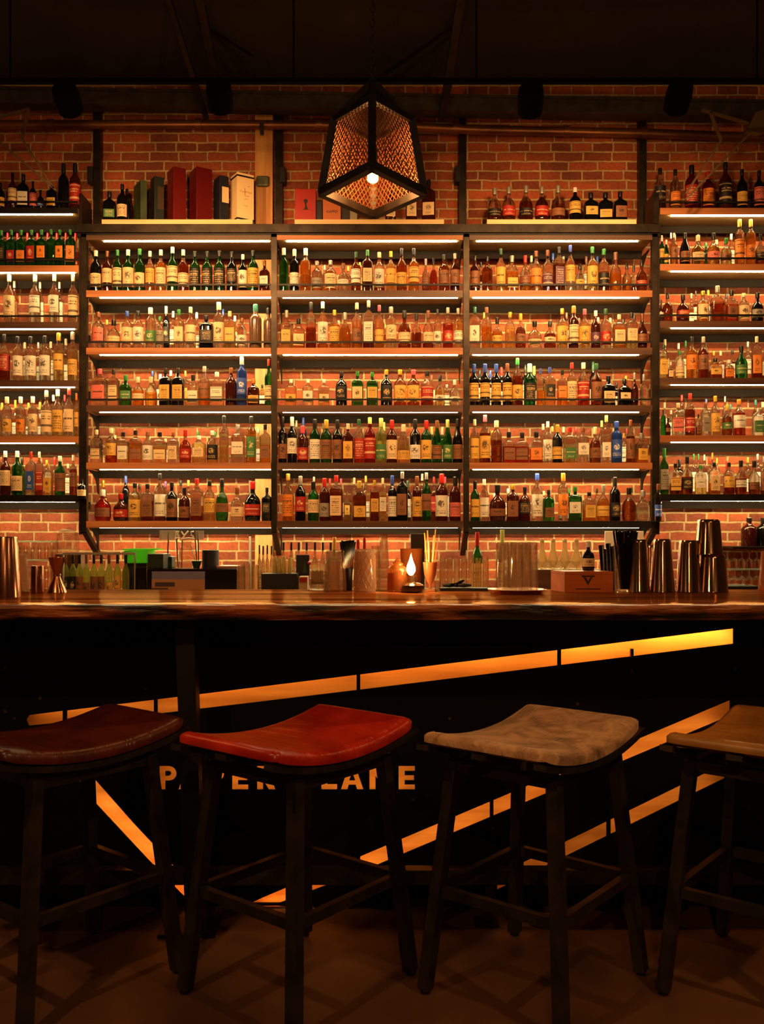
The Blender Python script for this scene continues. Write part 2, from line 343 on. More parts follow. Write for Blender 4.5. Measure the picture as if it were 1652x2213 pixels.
# ------------------------------------------------------------------ lantern pendants
def wire_panel(q, nx, ny, r=.0016):                   # expanded metal in a quad: a,b bottom corners, c,d top corners
    a,b_,c,d=[Vector(v) for v in q]; mb=MB()
    def P(u,v): return a*(1-u)*(1-v)+b_*u*(1-v)+c*u*v+d*(1-u)*v
    n_=(b_-a).cross(d-a).normalized()
    def strut(p0,p1): mb.bar(p0,p1,r*2.2,r*1.2,up=n_)
    for i in range(nx):
        for j in range(ny):
            u0,u1=i/nx,(i+1)/nx; v0,v1=j/ny,(j+1)/ny; um=(u0+u1)/2; vm=(v0+v1)/2
            strut(P(um,v0),P(u0,vm)); strut(P(um,v0),P(u1,vm)); strut(P(u0,vm),P(um,v1)); strut(P(u1,vm),P(um,v1))
    return mb
def lantern(cx,cy,zb,label,power,detail=True,group=None,lc=(1,.50,.19)):
    t=thing('lantern_pendant',label,'pendant lamp',(cx,cy,zb),0,group)
    bx,by,tx,ty,h=.206,.262,.156,.185,.29
    B=[Vector(v) for v in ((0,-by,0),(bx,0,0),(0,by,0),(-bx,0,0))]
    T=[Vector(v) for v in ((0,-ty,h),(tx,0,h),(0,ty,h),(-tx,0,h))]
    ap=Vector((0,0,h+.15))
    fr=MB()
    for i in range(4):
        j=(i+1)%4
        fr.bar(B[i],B[j],.030,.030); fr.bar(T[i],T[j],.026,.026); fr.bar(B[i],T[i],.030,.030); fr.bar(T[i],ap,.026,.026)
    fr.build('lantern_frame',M['lantern'],t)
    if detail:
        for i in range(4):
            j=(i+1)%4; wire_panel((B[i]*.96,B[j]*.96,T[j]*.97,T[i]*.97),12,10).build('mesh_panel',M['mesh'],t)
    rf=MB(); rf.add([v*.98 for v in T]+[ap*.985],[(0,1,4),(1,2,4),(2,3,4),(3,0,4)]); o=rf.build('roof_plate',M['lantern'],t,fix=False)
    o.modifiers.new('s','SOLIDIFY').thickness=.002
    MB().tube([(0,0,h+.14),(0,0,.17),(0,0,.11)],[.006,.006,.006],8).build('lamp_stem',M['lantern'],t)
    MB().lathe([(.012,.175),(.02,.17),(.02,.115),(.014,.11)],14).build('bulb_socket',M['blackgloss'],t,smooth=40)
    MB().lathe([(.001,.018),(.018,.024),(.037,.040),(.042,.062),(.034,.087),(.016,.108),(.013,.112)],18).build('bulb',M['bulbglass'],t,smooth=60)
    l=bpy.data.lights.new('bulb_light','POINT'); l.energy=power; l.color=lc; l.shadow_soft_size=.030
    link('bulb_light',l,t,(0,0,.06))
    ch=MB(); z=h+.15; top=CEIL-zb; k=0
    while z<top-.01:
        rr=.010; ring=[(rr*cos(a)*(1 if k%2 else 0),rr*cos(a)*(0 if k%2 else 1),z+.019+.019*sin(a)) for a in [2*pi*i/8 for i in range(9)]]
        ch.tube(ring,.0028,5); z+=.031; k+=1
    ch.build('chain',M['lantern'],t)
    return t
mb_,nt,N,L,out=newmat('bulb_glass'); tr=N('ShaderNodeBsdfTransparent'); gl=N('ShaderNodeBsdfGlossy'); gl.inputs['Roughness'].default_value=.05; tr.inputs[0].default_value=(1,.85,.6,1)
mx=N('ShaderNodeMixShader'); mx.inputs[0].default_value=.08; L(tr.outputs[0],mx.inputs[1]); L(gl.outputs[0],mx.inputs[2]); L(mx.outputs[0],out.inputs[0]); M['bulbglass']=mb_
lantern(xw(806,3.7),3.7,zw(416,3.7),'black four-sided mesh lantern on a chain above the bar',PEND)
for i,(x,y,pw) in enumerate(((-2.3,3.7,PEND),(2.25,3.7,PEND),(-1.35,1.25,PROOM),(1.45,1.3,PROOM),(.1,-1.2,PROOM*1.2))):  # unseen lanterns added out of view; those over the room light stools and floor
    lantern(x,y,zw(416,3.7),['black mesh lantern over the left end of the bar','black mesh lantern over the right end of the bar','black mesh lantern over the room, left behind the stools','black mesh lantern over the room, right behind the stools','black mesh lantern farthest back in the room'][i],pw,detail=False,group='lanterns outside the view',lc=(1,.50,.19) if i<2 else (1,.60,.30))
# ------------------------------------------------------------------ bottles
SHAPES={ # profile (radius share, height share), cap (z0, radius), label (z0,z1), squareness, depth
'S':([(0,0),(.93,0),(1,.012),(1,.57),(.96,.62),(.80,.675),(.52,.725),(.36,.765),(.31,.80),(.29,.96)],(.86,.35),(.10,.56),0,1),
'W':([(0,0),(.93,0),(1,.012),(1,.60),(.97,.64),(.82,.69),(.5,.74),(.37,.78),(.34,.96)],(.80,.40),(.10,.54),0,1),
'B':([(0,0),(.93,0),(1,.012),(1,.46),(.93,.54),(.72,.64),(.5,.73),(.38,.80),(.33,.86),(.32,.96)],(.82,.38),(.10,.42),0,1),
'T':([(0,0),(.95,0),(1,.010),(1,.64),(.95,.69),(.74,.735),(.45,.77),(.38,.80),(.36,.96)],(.84,.42),(.12,.56),0,1),
'F':([(0,0),(.95,0),(1,.012),(1,.66),(.94,.70),(.66,.745),(.33,.785),(.25,.81),(.24,.95)],(.86,.32),(.12,.55),5,.72),
'Q':([(0,0),(.95,0),(1,.015),(1,.58),(.93,.64),(.6,.70),(.30,.76),(.24,.80),(.24,.93)],(.82,.34),(.10,.48),5,.8),
'D':([(0,0),(.84,0),(.93,.02),(1,.12),(1,.44),(.93,.52),(.72,.60),(.42,.66),(.28,.72),(.25,.92)],(.80,.34),(.14,.42),0,.85)}
GL={'g':glass('green_glass',(.03,.22,.035),.15,.08),'k':prin('black_glass',srgb(12,11,11),.08,Coat_Weight=.4),'n':noisy('red_brown_glass',srgb(40,12,7),srgb(62,20,10),(30,30,12),.08,0,bump=0),
'a':glass('brown_glass',(.42,.12,.02),.15,.12),'o':glass('olive_glass',(.55,.55,.14),.35,.25),'b':glass('blue_glass',(.05,.14,.62),.3,.35),'y':glass('yellow_glass',(.85,.55,.1),.4,.3),'c':glass('flint_glass',(.97,.95,.9),.28),
'r':glass('red_glass',(.4,.02,.01),.2,.2),'t':noisy('smoked_glass',srgb(88,62,48),srgb(104,76,60),(10,10,10),.15,0,bump=0)}
FILL={'w':glass('clear_spirit',(.95,.92,.82),.25,.04),'y':glass('pale_gold_spirit',(.92,.72,.30),.2,.10),'o':glass('amber_spirit',(.85,.40,.07),.18,.12),'r':glass('red_spirit',(.55,.08,.02),.15,.15),'d':glass('dark_spirit',(.30,.07,.015),.12,.12)}
CC={'w':(236,228,212),'k':(20,18,17),'y':(214,168,60),'r':(170,28,22),'b':(44,74,160),'n':(120,66,34),'s':(170,162,150),'t':(40,110,100),'g':(36,120,40),'e':(24,70,34),'o':(226,120,30),'p':(214,76,92),'u':(110,66,140),'c':(226,196,150),'l':(176,186,96)}
CN={'w':'white','k':'black','y':'gold','r':'red','b':'blue','n':'brown','s':'silver','t':'teal','g':'green','e':'dark green','o':'orange','p':'pink','u':'purple','c':'cream','l':'lime'}
LC={'w':(232,222,200),'k':(24,20,18),'y':(222,170,76),'r':(168,34,22),'b':(48,82,170),'n':(136,84,50),'g':(70,120,64),'p':(214,108,92),'o':(226,130,44),'c':(232,198,148),'s':(150,140,124),'u':(96,60,84)}
LN={'w':'white','k':'black','y':'yellow','r':'red','b':'blue','n':'brown','g':'green','p':'pink','o':'orange','c':'cream','s':'grey','u':'purple'}
INK={'k':(200,168,110),'r':(230,190,140),'b':(220,220,220),'n':(40,22,12),'g':(220,210,150),'u':(210,180,150)}
SN={'S':'round-shouldered','W':'tall-necked','B':'slope-shouldered','T':'slim','F':'flat-sided','Q':'squat','D':'bulbous'}
GN={'g':'green','k':'black','n':'dark red-brown','a':'brown','o':'olive','b':'blue','y':'yellow','c':'clear','r':'red','t':'smoky'}
FN={'w':'clear','y':'pale-gold','o':'amber','r':'reddish','d':'dark'}
CAPM={k:prin('cap_'+CN[k].replace(' ','_'),srgb(*v),.32,.5 if k in 'sy' else 0) for k,v in CC.items()}
def math_(nt,op,a,b=None,c=None):
    n=nt.nodes.new('ShaderNodeMath'); n.operation=op
    for i,v in enumerate((a,b,c)):
        if v is None: continue
        if isinstance(v,(int,float)): n.inputs[i].default_value=v
        else: nt.links.new(v,n.inputs[i])
    return n.outputs[0]
def label_mat(k,style):
    base=srgb(*LC[k]); ink=srgb(*INK.get(k,(46,26,16)))
    m,nt,N,L,out=newmat(f'label_{LN[k]}_{style}'); p=N('ShaderNodeBsdfPrincipled'); p.inputs['Roughness'].default_value=.55
    uv=N('ShaderNodeUVMap'); sp=N('ShaderNodeSeparateXYZ'); L(uv.outputs[0],sp.inputs[0]); u,v=sp.outputs[0],sp.outputs[1]
    oi=N('ShaderNodeObjectInfo'); rnd=oi.outputs['Random']
    def rows(n,u0,u1,v0,v1,fx,th):                     # lines of small print
        vr=math_(nt,'MULTIPLY',v,n); fr=math_(nt,'FRACT',vr); fl=math_(nt,'FLOOR',vr)
        cb=N('ShaderNodeCombineXYZ'); L(math_(nt,'MULTIPLY',u,fx),cb.inputs[0]); L(math_(nt,'MULTIPLY_ADD',fl,7.3,math_(nt,'MULTIPLY',rnd,50)),cb.inputs[1])
        ns=N('ShaderNodeTexNoise'); ns.inputs['Scale'].default_value=1; ns.inputs['Detail'].default_value=1; L(cb.outputs[0],ns.inputs['Vector'])
        w=math_(nt,'GREATER_THAN',ns.outputs[0],th); w=math_(nt,'MULTIPLY',w,math_(nt,'COMPARE',fr,.5,.24))
        w=math_(nt,'MULTIPLY',w,math_(nt,'COMPARE',u,(u0+u1)/2,(u1-u0)/2)); return math_(nt,'MULTIPLY',w,math_(nt,'COMPARE',v,(v0+v1)/2,(v1-v0)/2))
    def disc(cu,cv,r0,r1):
        du=math_(nt,'SUBTRACT',u,cu); dv=math_(nt,'MULTIPLY',math_(nt,'SUBTRACT',v,cv),1.25)
        d=math_(nt,'SQRT',math_(nt,'ADD',math_(nt,'MULTIPLY',du,du),math_(nt,'MULTIPLY',dv,dv)))
        k_=math_(nt,'COMPARE',d,(r0+r1)/2,(r1-r0)/2)
        cb=N('ShaderNodeCombineXYZ'); L(math_(nt,'MULTIPLY',u,9),cb.inputs[0]); L(math_(nt,'MULTIPLY',v,9),cb.inputs[1]); L(math_(nt,'MULTIPLY',rnd,80),cb.inputs[2])
        ns=N('ShaderNodeTexNoise'); ns.inputs['Scale'].default_value=1; ns.inputs['Detail'].default_value=2; L(cb.outputs[0],ns.inputs['Vector'])
        return math_(nt,'MULTIPLY',k_,math_(nt,'GREATER_THAN',ns.outputs[0],.47 if r0==0 else .40))
    if style==0: f=math_(nt,'MAXIMUM',rows(9,.14,.86,.12,.9,34,.5),rows(8,.2,.8,.63,.75,14,.45))
    elif style==1: f=math_(nt,'MAXIMUM',math_(nt,'MAXIMUM',disc(.5,.60,0,.21),math_(nt,'MULTIPLY',disc(.5,.60,.25,.275),math_(nt,'GREATER_THAN',rnd,.6))),rows(10,.2,.8,.08,.32,30,.48))
    elif style==2: f=math_(nt,'MAXIMUM',rows(6,.10,.90,.50,.667,12,.42),rows(11,.2,.8,.08,.28,34,.5))
    else: f=math_(nt,'MAXIMUM',math_(nt,'COMPARE',v,.30,.05),math_(nt,'MAXIMUM',rows(9,.16,.84,.56,.78,16,.46),math_(nt,'COMPARE',v,.92,.02)))
    mx=N('ShaderNodeMix'); mx.data_type='RGBA'; L(math_(nt,'MULTIPLY',f,.85),mx.inputs[0]); mx.inputs[6].default_value=(*base,1); mx.inputs[7].default_value=(*ink,1)
    L(mx.outputs[2],p.inputs['Base Color']); L(p.outputs[0],out.inputs[0]); return m
LABM={}
MESH={}
def body_mesh(sh,g,fill,lvl):
    key=(sh,g,fill,lvl)
    if key in MESH: return MESH[key]
    prof,cap,lab,sq,dy=SHAPES[sh]; pr=[]
    for i,(r,z) in enumerate(prof):
        if i and fill and prof[i-1][1]<lvl<z:
            t=(lvl-prof[i-1][1])/(z-prof[i-1][1]); pr.append(((prof[i-1][0]*(1-t)+r*t)*.5,lvl))
        pr.append((max(r,.001)*.5,z))
    b=MB(); b.lathe(pr,24,sq=sq,dy=dy,mif=(lambda a,c:1 if c<=lvl+1e-6 else 0) if fill else None)
    me=b.mesh('glass_body',[GL[g]]+([FILL[fill]] if fill else []),smooth=50); MESH[key]=me; return me
def cap_mesh(sh,c):
    key=('cap',sh,c)
    if key in MESH: return MESH[key]
    _,(z0,r),_,sq,dy=SHAPES[sh]; r*=.5
    b=MB(); b.lathe([(r*.96,z0),(r,z0+.01),(r,.985),(r*.9,1.0)],14)
    MESH[key]=b.mesh('cap',CAPM[c],smooth=40); return MESH[key]
def lab_mesh(sh,l,style,var):
    key=('lab',sh,l,style,var)
    if key in MESH: return MESH[key]
    prof,_,(z0,z1),sq,dy=SHAPES[sh]
    if var==1: z1=z0+(z1-z0)*.72
    if var==2: z0=z0+(z1-z0)*.25
    A=76 if not sq else 43; n=12; vs=[]; uvs=[]
    for j in range(2):
        for i in range(n+1):
            a=R(-90-A+2*A*i/n); e=1
            if sq: e=1/((abs(cos(a))**sq+abs(sin(a))**sq)**(1/sq))
            r=.5*e*1.012; vs.append((r*cos(a),r*sin(a)*dy-.002,z1 if j else z0)); uvs.append((i/n,j))
    fs=[(i,i+1,n+2+i,n+1+i) for i in range(n)]
    me=bpy.data.meshes.new('paper_label'); me.from_pydata(vs,[],fs); me.update()
    uvl=me.uv_layers.new(name='UVMap')
    for lp in me.loops: uvl.data[lp.index].uv=uvs[lp.vertex_index]
    me.polygons.foreach_set('use_smooth',[True]*len(me.polygons))
    if (l,style) not in LABM: LABM[(l,style)]=label_mat(l,style)
    me.materials.append(LABM[(l,style)]); MESH[key]=me; return me
ORD=['first','second','third','fourth','fifth','sixth','seventh','eighth','ninth','tenth','eleventh','twelfth','thirteenth','fourteenth']
def bottle(x,y,z,w,h,sh,g,fill,cap,lab,label,group,style=None,rz=None):
    root=thing('bottle',label,'bottle',(x,y,z+.0005),0,group)
    root.scale=(w,w,h); root.rotation_euler=(0,0,random.uniform(-.18,.18) if rz is None else rz)
    lvl=0
    if fill: lvl=random.choice([.36,.46,.54,.62,.70]) if fill!='w' else random.choice([.42,.6])
    link('glass_body',body_mesh(sh,g,fill,lvl),root)
    if cap: link('cap',cap_mesh(sh,cap),root)
    if lab: link('paper_label',lab_mesh(sh,lab,random.choice([0,0,1,2,3]) if style is None else style,random.choice([0,0,0,1,2])),root)
    return root
def row(data,ox,k,py,where,group,d0=SH,hmax=.338,oy=0,depth=.262):
    """x, width, top of each bottle in a close-up of the photograph whose corner is ox,oy and whose enlargement is k"""
    z=zw(py,d0); fr=[]; bk=[]
    for e in data.split(';'):
        e=e.split()
        if not e: continue
        x,w_,t=map(float,e[:3]); c=e[3]; back=e[3][0]=='*'
        c=c.lstrip('*'); r=(ox+x/k,w_/k,oy+t/k,c); (bk if back else fr).append(r)
    fr.sort(); bk.sort()
    for rows_,isb in ((fr,0),(bk,1)):
        W=[]
        for px,w_,t,c in rows_:
            d=d0+.055 if not isb else d0+depth-.045
            if isb: w_=max(w_,16)
            W.append([xw(px,d),w_*d/F,d])
        for i in range(len(W)-1):                     # neighbours may touch, never cut into each other
            gap=W[i+1][0]-W[i][0]; s_=(W[i][1]+W[i+1][1])/2
            if s_>gap*.985:
                q=gap*.985/s_; W[i][1]*=q; W[i+1][1]*=q
        n=len(rows_)
        for i,((px,w_,t,c),(X,w,d)) in enumerate(zip(rows_,W)):
            sh,g,f_,cp,lb=c[:5]; st=int(c[5]) if len(c)>5 else None
            lim=.078 if isb else .112
            w=max(.034,min(w,lim)); y=(d0+.010+w*.5*SHAPES[sh][4]) if not isb else d
            h=min(zw(t,y)-z,hmax)
            f_=None if f_=='-' else f_; cp=None if cp=='-' else cp; lb=None if lb=='-' else lb
            side=f'{ORD[i]} from left' if i<(n+1)//2 else f'{ORD[n-1-i]} from right'
            col=(FN[f_] if f_ else GN[g])
            parts=[SN[sh]] if not isb else []
            lab=' '.join(parts+[col,'bottle'])+(', '+CN[cp]+' cap' if cp else ', no cap')+(', '+LN[lb]+' label' if lb and not isb else '')
            lab+=', '+(side if not isb else ('back row, '+side))+', '+where
            QUEUE.append((w*h*(.30 if isb else 1.0),(X,y,z,w,h,sh,g,f_,cp,lb,lab,group,st)))
QUEUE=[]
LB=(180,3.933); 
row('110 95 165 Sk-wc;208 82 170 Sn-nc;296 80 160 Sg-gc;385 92 158 Sg-wc1;483 92 152 Sg-gc1;572 78 170 Scowy;663 88 158 Scowc;762 92 135 Sg-wc3;853 92 158 Scdwc;952 92 172 Sg-kk0;1055 92 172 Sg-kk0;1160 95 168 Sg-kk0;1265 88 175 Sk-kk0;1360 76 198 Sk-ww;1445 92 165 Sg-ky;1545 82 248 Qn-nw',180,3.933,628,'top shelf, left bay','bottles on the top shelf of the left bay',oy=500)
row('128 105 688 Scwnp;200 50 755 *Scwy-;262 110 752 Dcwkc;375 100 680 Scwbc;470 100 678 Scwkw1;575 105 650 Tcwwg;655 80 725 Scwgs;705 60 566 *Tk-wk1;765 50 680 *Scwww;820 85 665 Fcwgc;915 90 645 Scwcc2;965 50 690 *Scwww;1048 118 715 Fk-kk;1155 92 605 Tcwcc;1190 40 662 *Scwbw;1250 92 680 Fcycy;1290 45 720 *Scwww;1352 85 738 Scwnw1;1465 105 622 Tt-t-;1575 80 655 Tt-k-',180,3.933,752,'second shelf, left bay','bottles on the second shelf of the left bay',oy=500)
row('142 130 188 Fcwpp;265 88 190 Fcwkc;365 100 240 Qg-gg;470 95 255 Dcocc;580 100 255 Dcoc-;655 50 232 *Scwww;590 40 205 *Scwbw;705 100 180 Fk-ky;812 100 180 Fk-ky;745 45 200 *Scyww;870 45 205 *Fcyyy;938 95 238 Qcwkw2;1033 92 165 Scosn;1140 115 215 Fcwww3;1258 98 178 Sn-n-;1350 90 85 Tb-sb1;1450 100 270 Qn-oy;1522 60 320 *Fcdkw;1580 70 105 Sg-rc',180,3.933,876,'third shelf, left bay','bottles on the third shelf of the left bay',oy=750)
row('120 95 705 Fcwcc;240 95 690 Scrcy;270 50 750 *Scwcw;345 95 725 Fcykw2;450 105 710 Fcokn;550 95 722 Scwnw1;655 110 725 Fcykc2;770 90 725 Fcwnc;700 60 780 *Scycw;870 100 705 Dcrrr1;988 110 755 Fcywc;975 60 720 *Scwgw;1100 95 712 Scywk1;1120 60 722 *Scyg-;1200 80 585 Tcyk-;1318 115 662 Fcwsw2;1430 85 590 Tcokg;1488 40 690 *Scysw;1550 90 658 Fcokn',180,3.933,1000,'fourth shelf, left bay','bottles on the fourth shelf of the left bay',oy=750)
row('165 145 230 Dr-wn;170 50 150 *Tcyyy;320 125 262 Dn-rr;362 50 112 *Tk-b-;440 105 172 Scyky1;480 50 180 *Scwkw;550 105 180 Fcdkn;655 95 92 Scdkw;700 55 158 *Scwuw;755 95 165 Sk-kn1;830 50 150 *Scwkw;862 95 212 Sn-kn1;895 55 150 *Scyyw;970 110 135 Fcdrn;1075 105 152 Scyky;1180 105 138 Dokn-;1180 105 140 *Dgycy;1310 110 210 Dcwnc;1440 140 160 Dk-rr2;1565 85 212 Fk-kk'.replace('1180 105 138 Dokn-;1180 105 140 *Dgycy','1182 105 138 Dg-kn'),180,3.933,1126,'bottom shelf, left bay','bottles on the bottom shelf of the left bay',oy=1000)
row('95 80 145 Tg-w-;185 80 155 Tk-ww0;280 90 148 Tcow-;375 90 255 Scoss;490 100 250 Scosc;600 90 275 Dcwnw;708 82 178 Sa-ew;740 50 265 *Scoyy;805 90 160 Fn-gc;905 92 180 Scdcw;1003 82 172 Scyyy;1095 90 148 Sa-ky;1198 92 148 Scoky;1300 82 235 Dcdsn;1365 80 230 Dcrk-;1455 92 200 Sa-kn;1548 80 190 Sn-sn;640 60 300 *Scoy-;440 60 290 *Scos-',590,3.933,628,'top shelf, middle bay','bottles on the top shelf of the middle bay',oy=500)
row('118 90 672 Qcysy;220 105 745 Qcokc;325 85 605 Tcdk-;425 90 600 Scoww1;525 88 670 Scoyy;615 95 692 Dcos-;715 88 610 Scocn;815 92 590 Fcdsw;905 78 628 Scopy;1005 90 645 Tcwsc;1118 105 675 Da-kc;1220 85 700 Dcdk-;1320 115 675 Dcdnc;1400 80 662 Scwkw;1488 88 650 Scrsr;1575 85 655 Scysw;740 50 720 *Scws-;560 50 760 *Scoc-;960 50 790 *Scoyy',590,3.933,752,'second shelf, middle bay','bottles on the second shelf of the middle bay',oy=500)
row('155 100 275 Fcywy1;300 95 275 Fcwww;435 95 275 Fcywc1;583 98 210 Sk-kk1;720 100 210 Fg-gc1;845 96 215 Fg-gy;965 98 195 Sk-yk1;1082 105 195 Sa-yy1;1195 105 195 Sa-py1;1312 105 205 Scdkr;1420 85 240 Dcykw;1480 60 320 *Scysw;1350 50 240 *Scwnw;1545 90 280 Dcwww1',590,3.933,876,'third shelf, middle bay','bottles on the third shelf of the middle bay',oy=750)
row('85 75 595 Wk-kn1;165 85 595 Wk-ww1;200 50 625 *Scwcw;255 98 670 Wn-pr1;258 70 595 *Tb-b-;358 92 615 We-kw0;455 95 620 Wg-yn;550 85 620 Wk-kn1;640 92 652 Fn-cy;732 88 615 Screr;825 95 600 Sr-lr3;920 92 605 Wo-lg2;1012 92 622 Wn-rc1;1110 100 660 Bcycy;1210 92 615 Wk-kw;1305 95 625 Wg-ry1;1395 85 625 Bg-nn;1350 60 680 *Wg-lw;1440 60 680 *Wg-cw;1485 85 618 Bg-lg1;1570 90 612 Bk-kn;945 60 640 *Wg-lw'.replace('We','Wg'),590,3.933,1001,'fourth shelf, middle bay','bottles on the fourth shelf of the middle bay',oy=750)
row('130 95 95 Scoyo;235 90 115 Wk-sr1;345 95 160 Wg-kc;350 50 120 *Scwsw;440 95 132 Wn-rs;485 50 135 *Scwrw;540 120 108 Fcdrc;580 50 135 *Scwpw;630 50 250 *Fcyny;692 50 128 *Sccc-;735 115 155 Qcdyy1;790 50 112 *Scyyw;865 105 150 Fcdyy;935 90 130 Fcycw;1015 90 110 Wk-bw;1100 115 70 Fk-sn1;1145 60 150 *Wk-ew;1225 95 115 Wn-ny1;1305 95 85 Sg-sn;1270 50 95 *Scwww;1370 55 120 *Scdrr;1435 105 95 Wn-rw1;1465 50 120 *Scwpw;1550 95 120 Wn-kp'.replace('Sccc-','Scwc-'),590,3.933,1126,'bottom shelf, middle bay','bottles on the bottom shelf of the middle bay',oy=1000)
row('100 80 200 Sn-kn;200 85 208 Sa-k-;150 50 250 *Scdkw;310 78 142 Scyey;400 98 200 Qcosy;508 90 198 Dcorn;560 50 200 *Scocw;597 88 162 Scono;690 88 155 Scdnu;735 45 180 *Scwbw;780 90 128 Fcdku;820 40 205 *Scwsw;872 80 115 Scwby;948 80 265 Dcwky;1005 50 205 *Scwnw;1052 88 128 Scygy;1145 88 145 Scdgk;1095 45 205 *Scwbw;1240 92 172 Dcon-;1328 70 265 Dcok-;1390 50 275 *Dcdk-;1450 85 235 Da-kr',1000,3.755,628,'top shelf, right bay','bottles on the top shelf of the right bay',oy=500)
row('98 90 615 Fcwtw1;195 88 618 Scon-;175 50 660 *Scyyw;280 92 700 Dcoky;385 90 658 Scyy-;470 90 670 Dcdyn1;585 110 730 Dcwkc;708 95 730 Dcdkc;808 88 628 Scyyy1;845 50 660 *Scwnw;900 82 608 Tn-oc;990 88 632 Scypy;945 50 705 *Scwnw;1078 80 645 Sn-wu;1160 92 630 Scwer1;1100 50 700 *Scwcw;1200 50 705 *Scwcc;1268 98 678 Fcocc;1305 45 715 *Scdkw;1368 95 660 Fcykc;1395 50 685 *Scwkw;1455 78 668 Dn-nn',1000,3.755,753,'second shelf, right bay','bottles on the second shelf of the right bay',oy=500)
row('92 78 140 Wk-by3;182 80 138 Wk-by3;272 80 140 Wk-by3;362 80 135 Wk-ny3;140 45 190 *Wk-kw;225 45 190 *Wk-bw;316 45 165 *Wk-rw;445 92 92 Scdgy1;545 95 138 Wg-wk;510 45 145 *Wk-kw;582 50 155 *Wg-lw;628 72 175 Fcob-;705 95 165 Fcybk1;805 82 188 Fcoko;885 85 128 Scyrc;980 92 128 Scrcr;1060 45 118 *Wk-ew;1085 95 135 Scden1;1182 110 235 Qk-kc;1250 45 290 *Qk-kw;1310 115 260 Qk-kc;1328 50 235 *Scyyw;1390 70 210 Dn-s-;1465 65 222 Dcws-',1000,3.755,876,'third shelf, right bay','bottles on the third shelf of the right bay',oy=750)
row('97 80 588 Scycy;182 92 553 Scdpy;275 90 598 Tcdc-;240 50 680 *Scoyw;375 112 690 Qcrkn;483 112 695 Qcrkn;597 110 690 Qcrko;690 82 605 Sccww;655 50 625 *Scwcw;768 85 632 Wk-yy;730 45 645 *Scoyw;870 110 652 Fcyrg2;975 100 650 Fcwnw1;1075 95 650 Dcdcn1;820 45 650 *Scwcw;1130 45 598 *Scwlw;1162 85 555 Fcwlw1;1248 92 605 Tb-bb1;1335 45 660 *Scwrw;1360 70 592 Scdnn;1310 50 700 *Scyyw;1448 95 700 Qcosy;920 45 650 *Scwrw'.replace('Sccww','Scwww'),1000,3.755,1000,'fourth shelf, right bay','bottles on the fourth shelf of the right bay',oy=750)
row('100 85 148 Wg-ky;175 85 135 Scwww;285 130 180 Dn-kn1;260 50 250 *Scwww;408 100 178 Fn-yn1;370 45 210 *Scwww;505 90 198 Sn-kk;605 100 88 Scwbw1;695 90 222 Fg-kn;660 50 230 *Scycw;815 82 85 Tcwoo;865 45 210 *Sg-gw;912 105 195 Fg-gw1;1025 100 240 Fcoky;1090 50 210 *Scyk-;1140 115 180 Dcosy;1235 100 118 Wk-kk1;1350 110 205 Dcdk-;1370 45 205 *Scdkw;1465 115 225 Dcws-',1000,3.755,1126,'bottom shelf, right bay','bottles on the bottom shelf of the right bay',oy=1000)
k1=6.916
row('40 140 128 Fg-gk0;190 140 120 Fg-gr1;335 140 122 Fg-go1;490 140 120 Fg-gr1;640 142 118 Fg-go1;785 130 112 Fg-g-;915 130 118 Fg-go1;1070 140 115 Fg-go1;115 60 165 *Dcrrr;260 60 168 *Dcrrr;410 60 165 *Dcrrr;560 60 168 *Dcrrr;712 60 165 *Dcrrr;850 60 168 *Dcrrr;985 60 165 *Dcrrr;1130 60 168 *Dcrrr',0,k1,574,'top shelf, far left rack','green bottles on the far left rack',oy=480)
row('145 165 790 Scwcc;530 165 790 Scwcw;820 150 750 Scwcw;1100 150 785 Scwcc;215 60 880 *Scosn;600 60 900 *Scwsw;890 60 900 *Scwsw',0,k1,696,'second shelf, far left rack','tall clear bottles on the far left rack',oy=480)
row('75 160 1680 Scdkr;275 155 1715 Tcwkw1;465 165 1715 Tcwkw1;680 165 1705 Tcwkw1;885 150 1660 Tcyyy2;985 60 1745 *Scwcw;1095 145 1640 Tcysy;370 60 1800 *Scwcw;575 60 1800 *Scwsw;760 60 1790 *Scwcw',0,k1,822,'third shelf, far left rack','bottles on the third shelf of the far left rack',oy=480)
row('-20 120 480 Scwcn1;115 140 400 Tcwcy1;320 140 400 Tcywo1;500 140 395 Tcwwc1;700 165 305 Scwsc;870 160 290 Scycy;1040 150 270 Scwrc;1165 70 345 Tcyoy;30 70 490 *Dcwyw;230 80 450 *Dcwyw;430 70 490 *Dcwyw;600 70 480 *Dcwyw;800 60 370 *Scwww;970 60 370 *Scwrw',0,k1,943,'fourth shelf, far left rack','bottles on the fourth shelf of the far left rack',oy=800)
row('90 150 1210 Sn-wc;265 165 1210 Sg-wc;330 60 1300 *Sg-k-;480 150 1220 Fcwrb1;610 115 1220 Fcdwr3;735 135 1400 Fcyyy;820 90 1300 *Dcorr;905 150 1285 Sg-wn;1110 110 1270 Scdwn;20 60 1300 *Scwnw;700 60 1345 *Scyyw;1020 60 1400 *Scwcw',0,k1,1070,'bottom shelf, far left rack','bottles on the bottom shelf of the far left rack',oy=800)
row('15 70 260 Sk-ky1;115 75 175 Sn-kc;205 98 185 Qk-kw;290 60 245 Sk-kp;355 60 320 Dk-kb1;450 85 270 Fk-ky;545 88 95 Wk-k-;642 92 95 Wn-kr3',0,3.933,449,'top of far left rack','dark bottles on top of the far left rack',oy=330)
k2=6.321
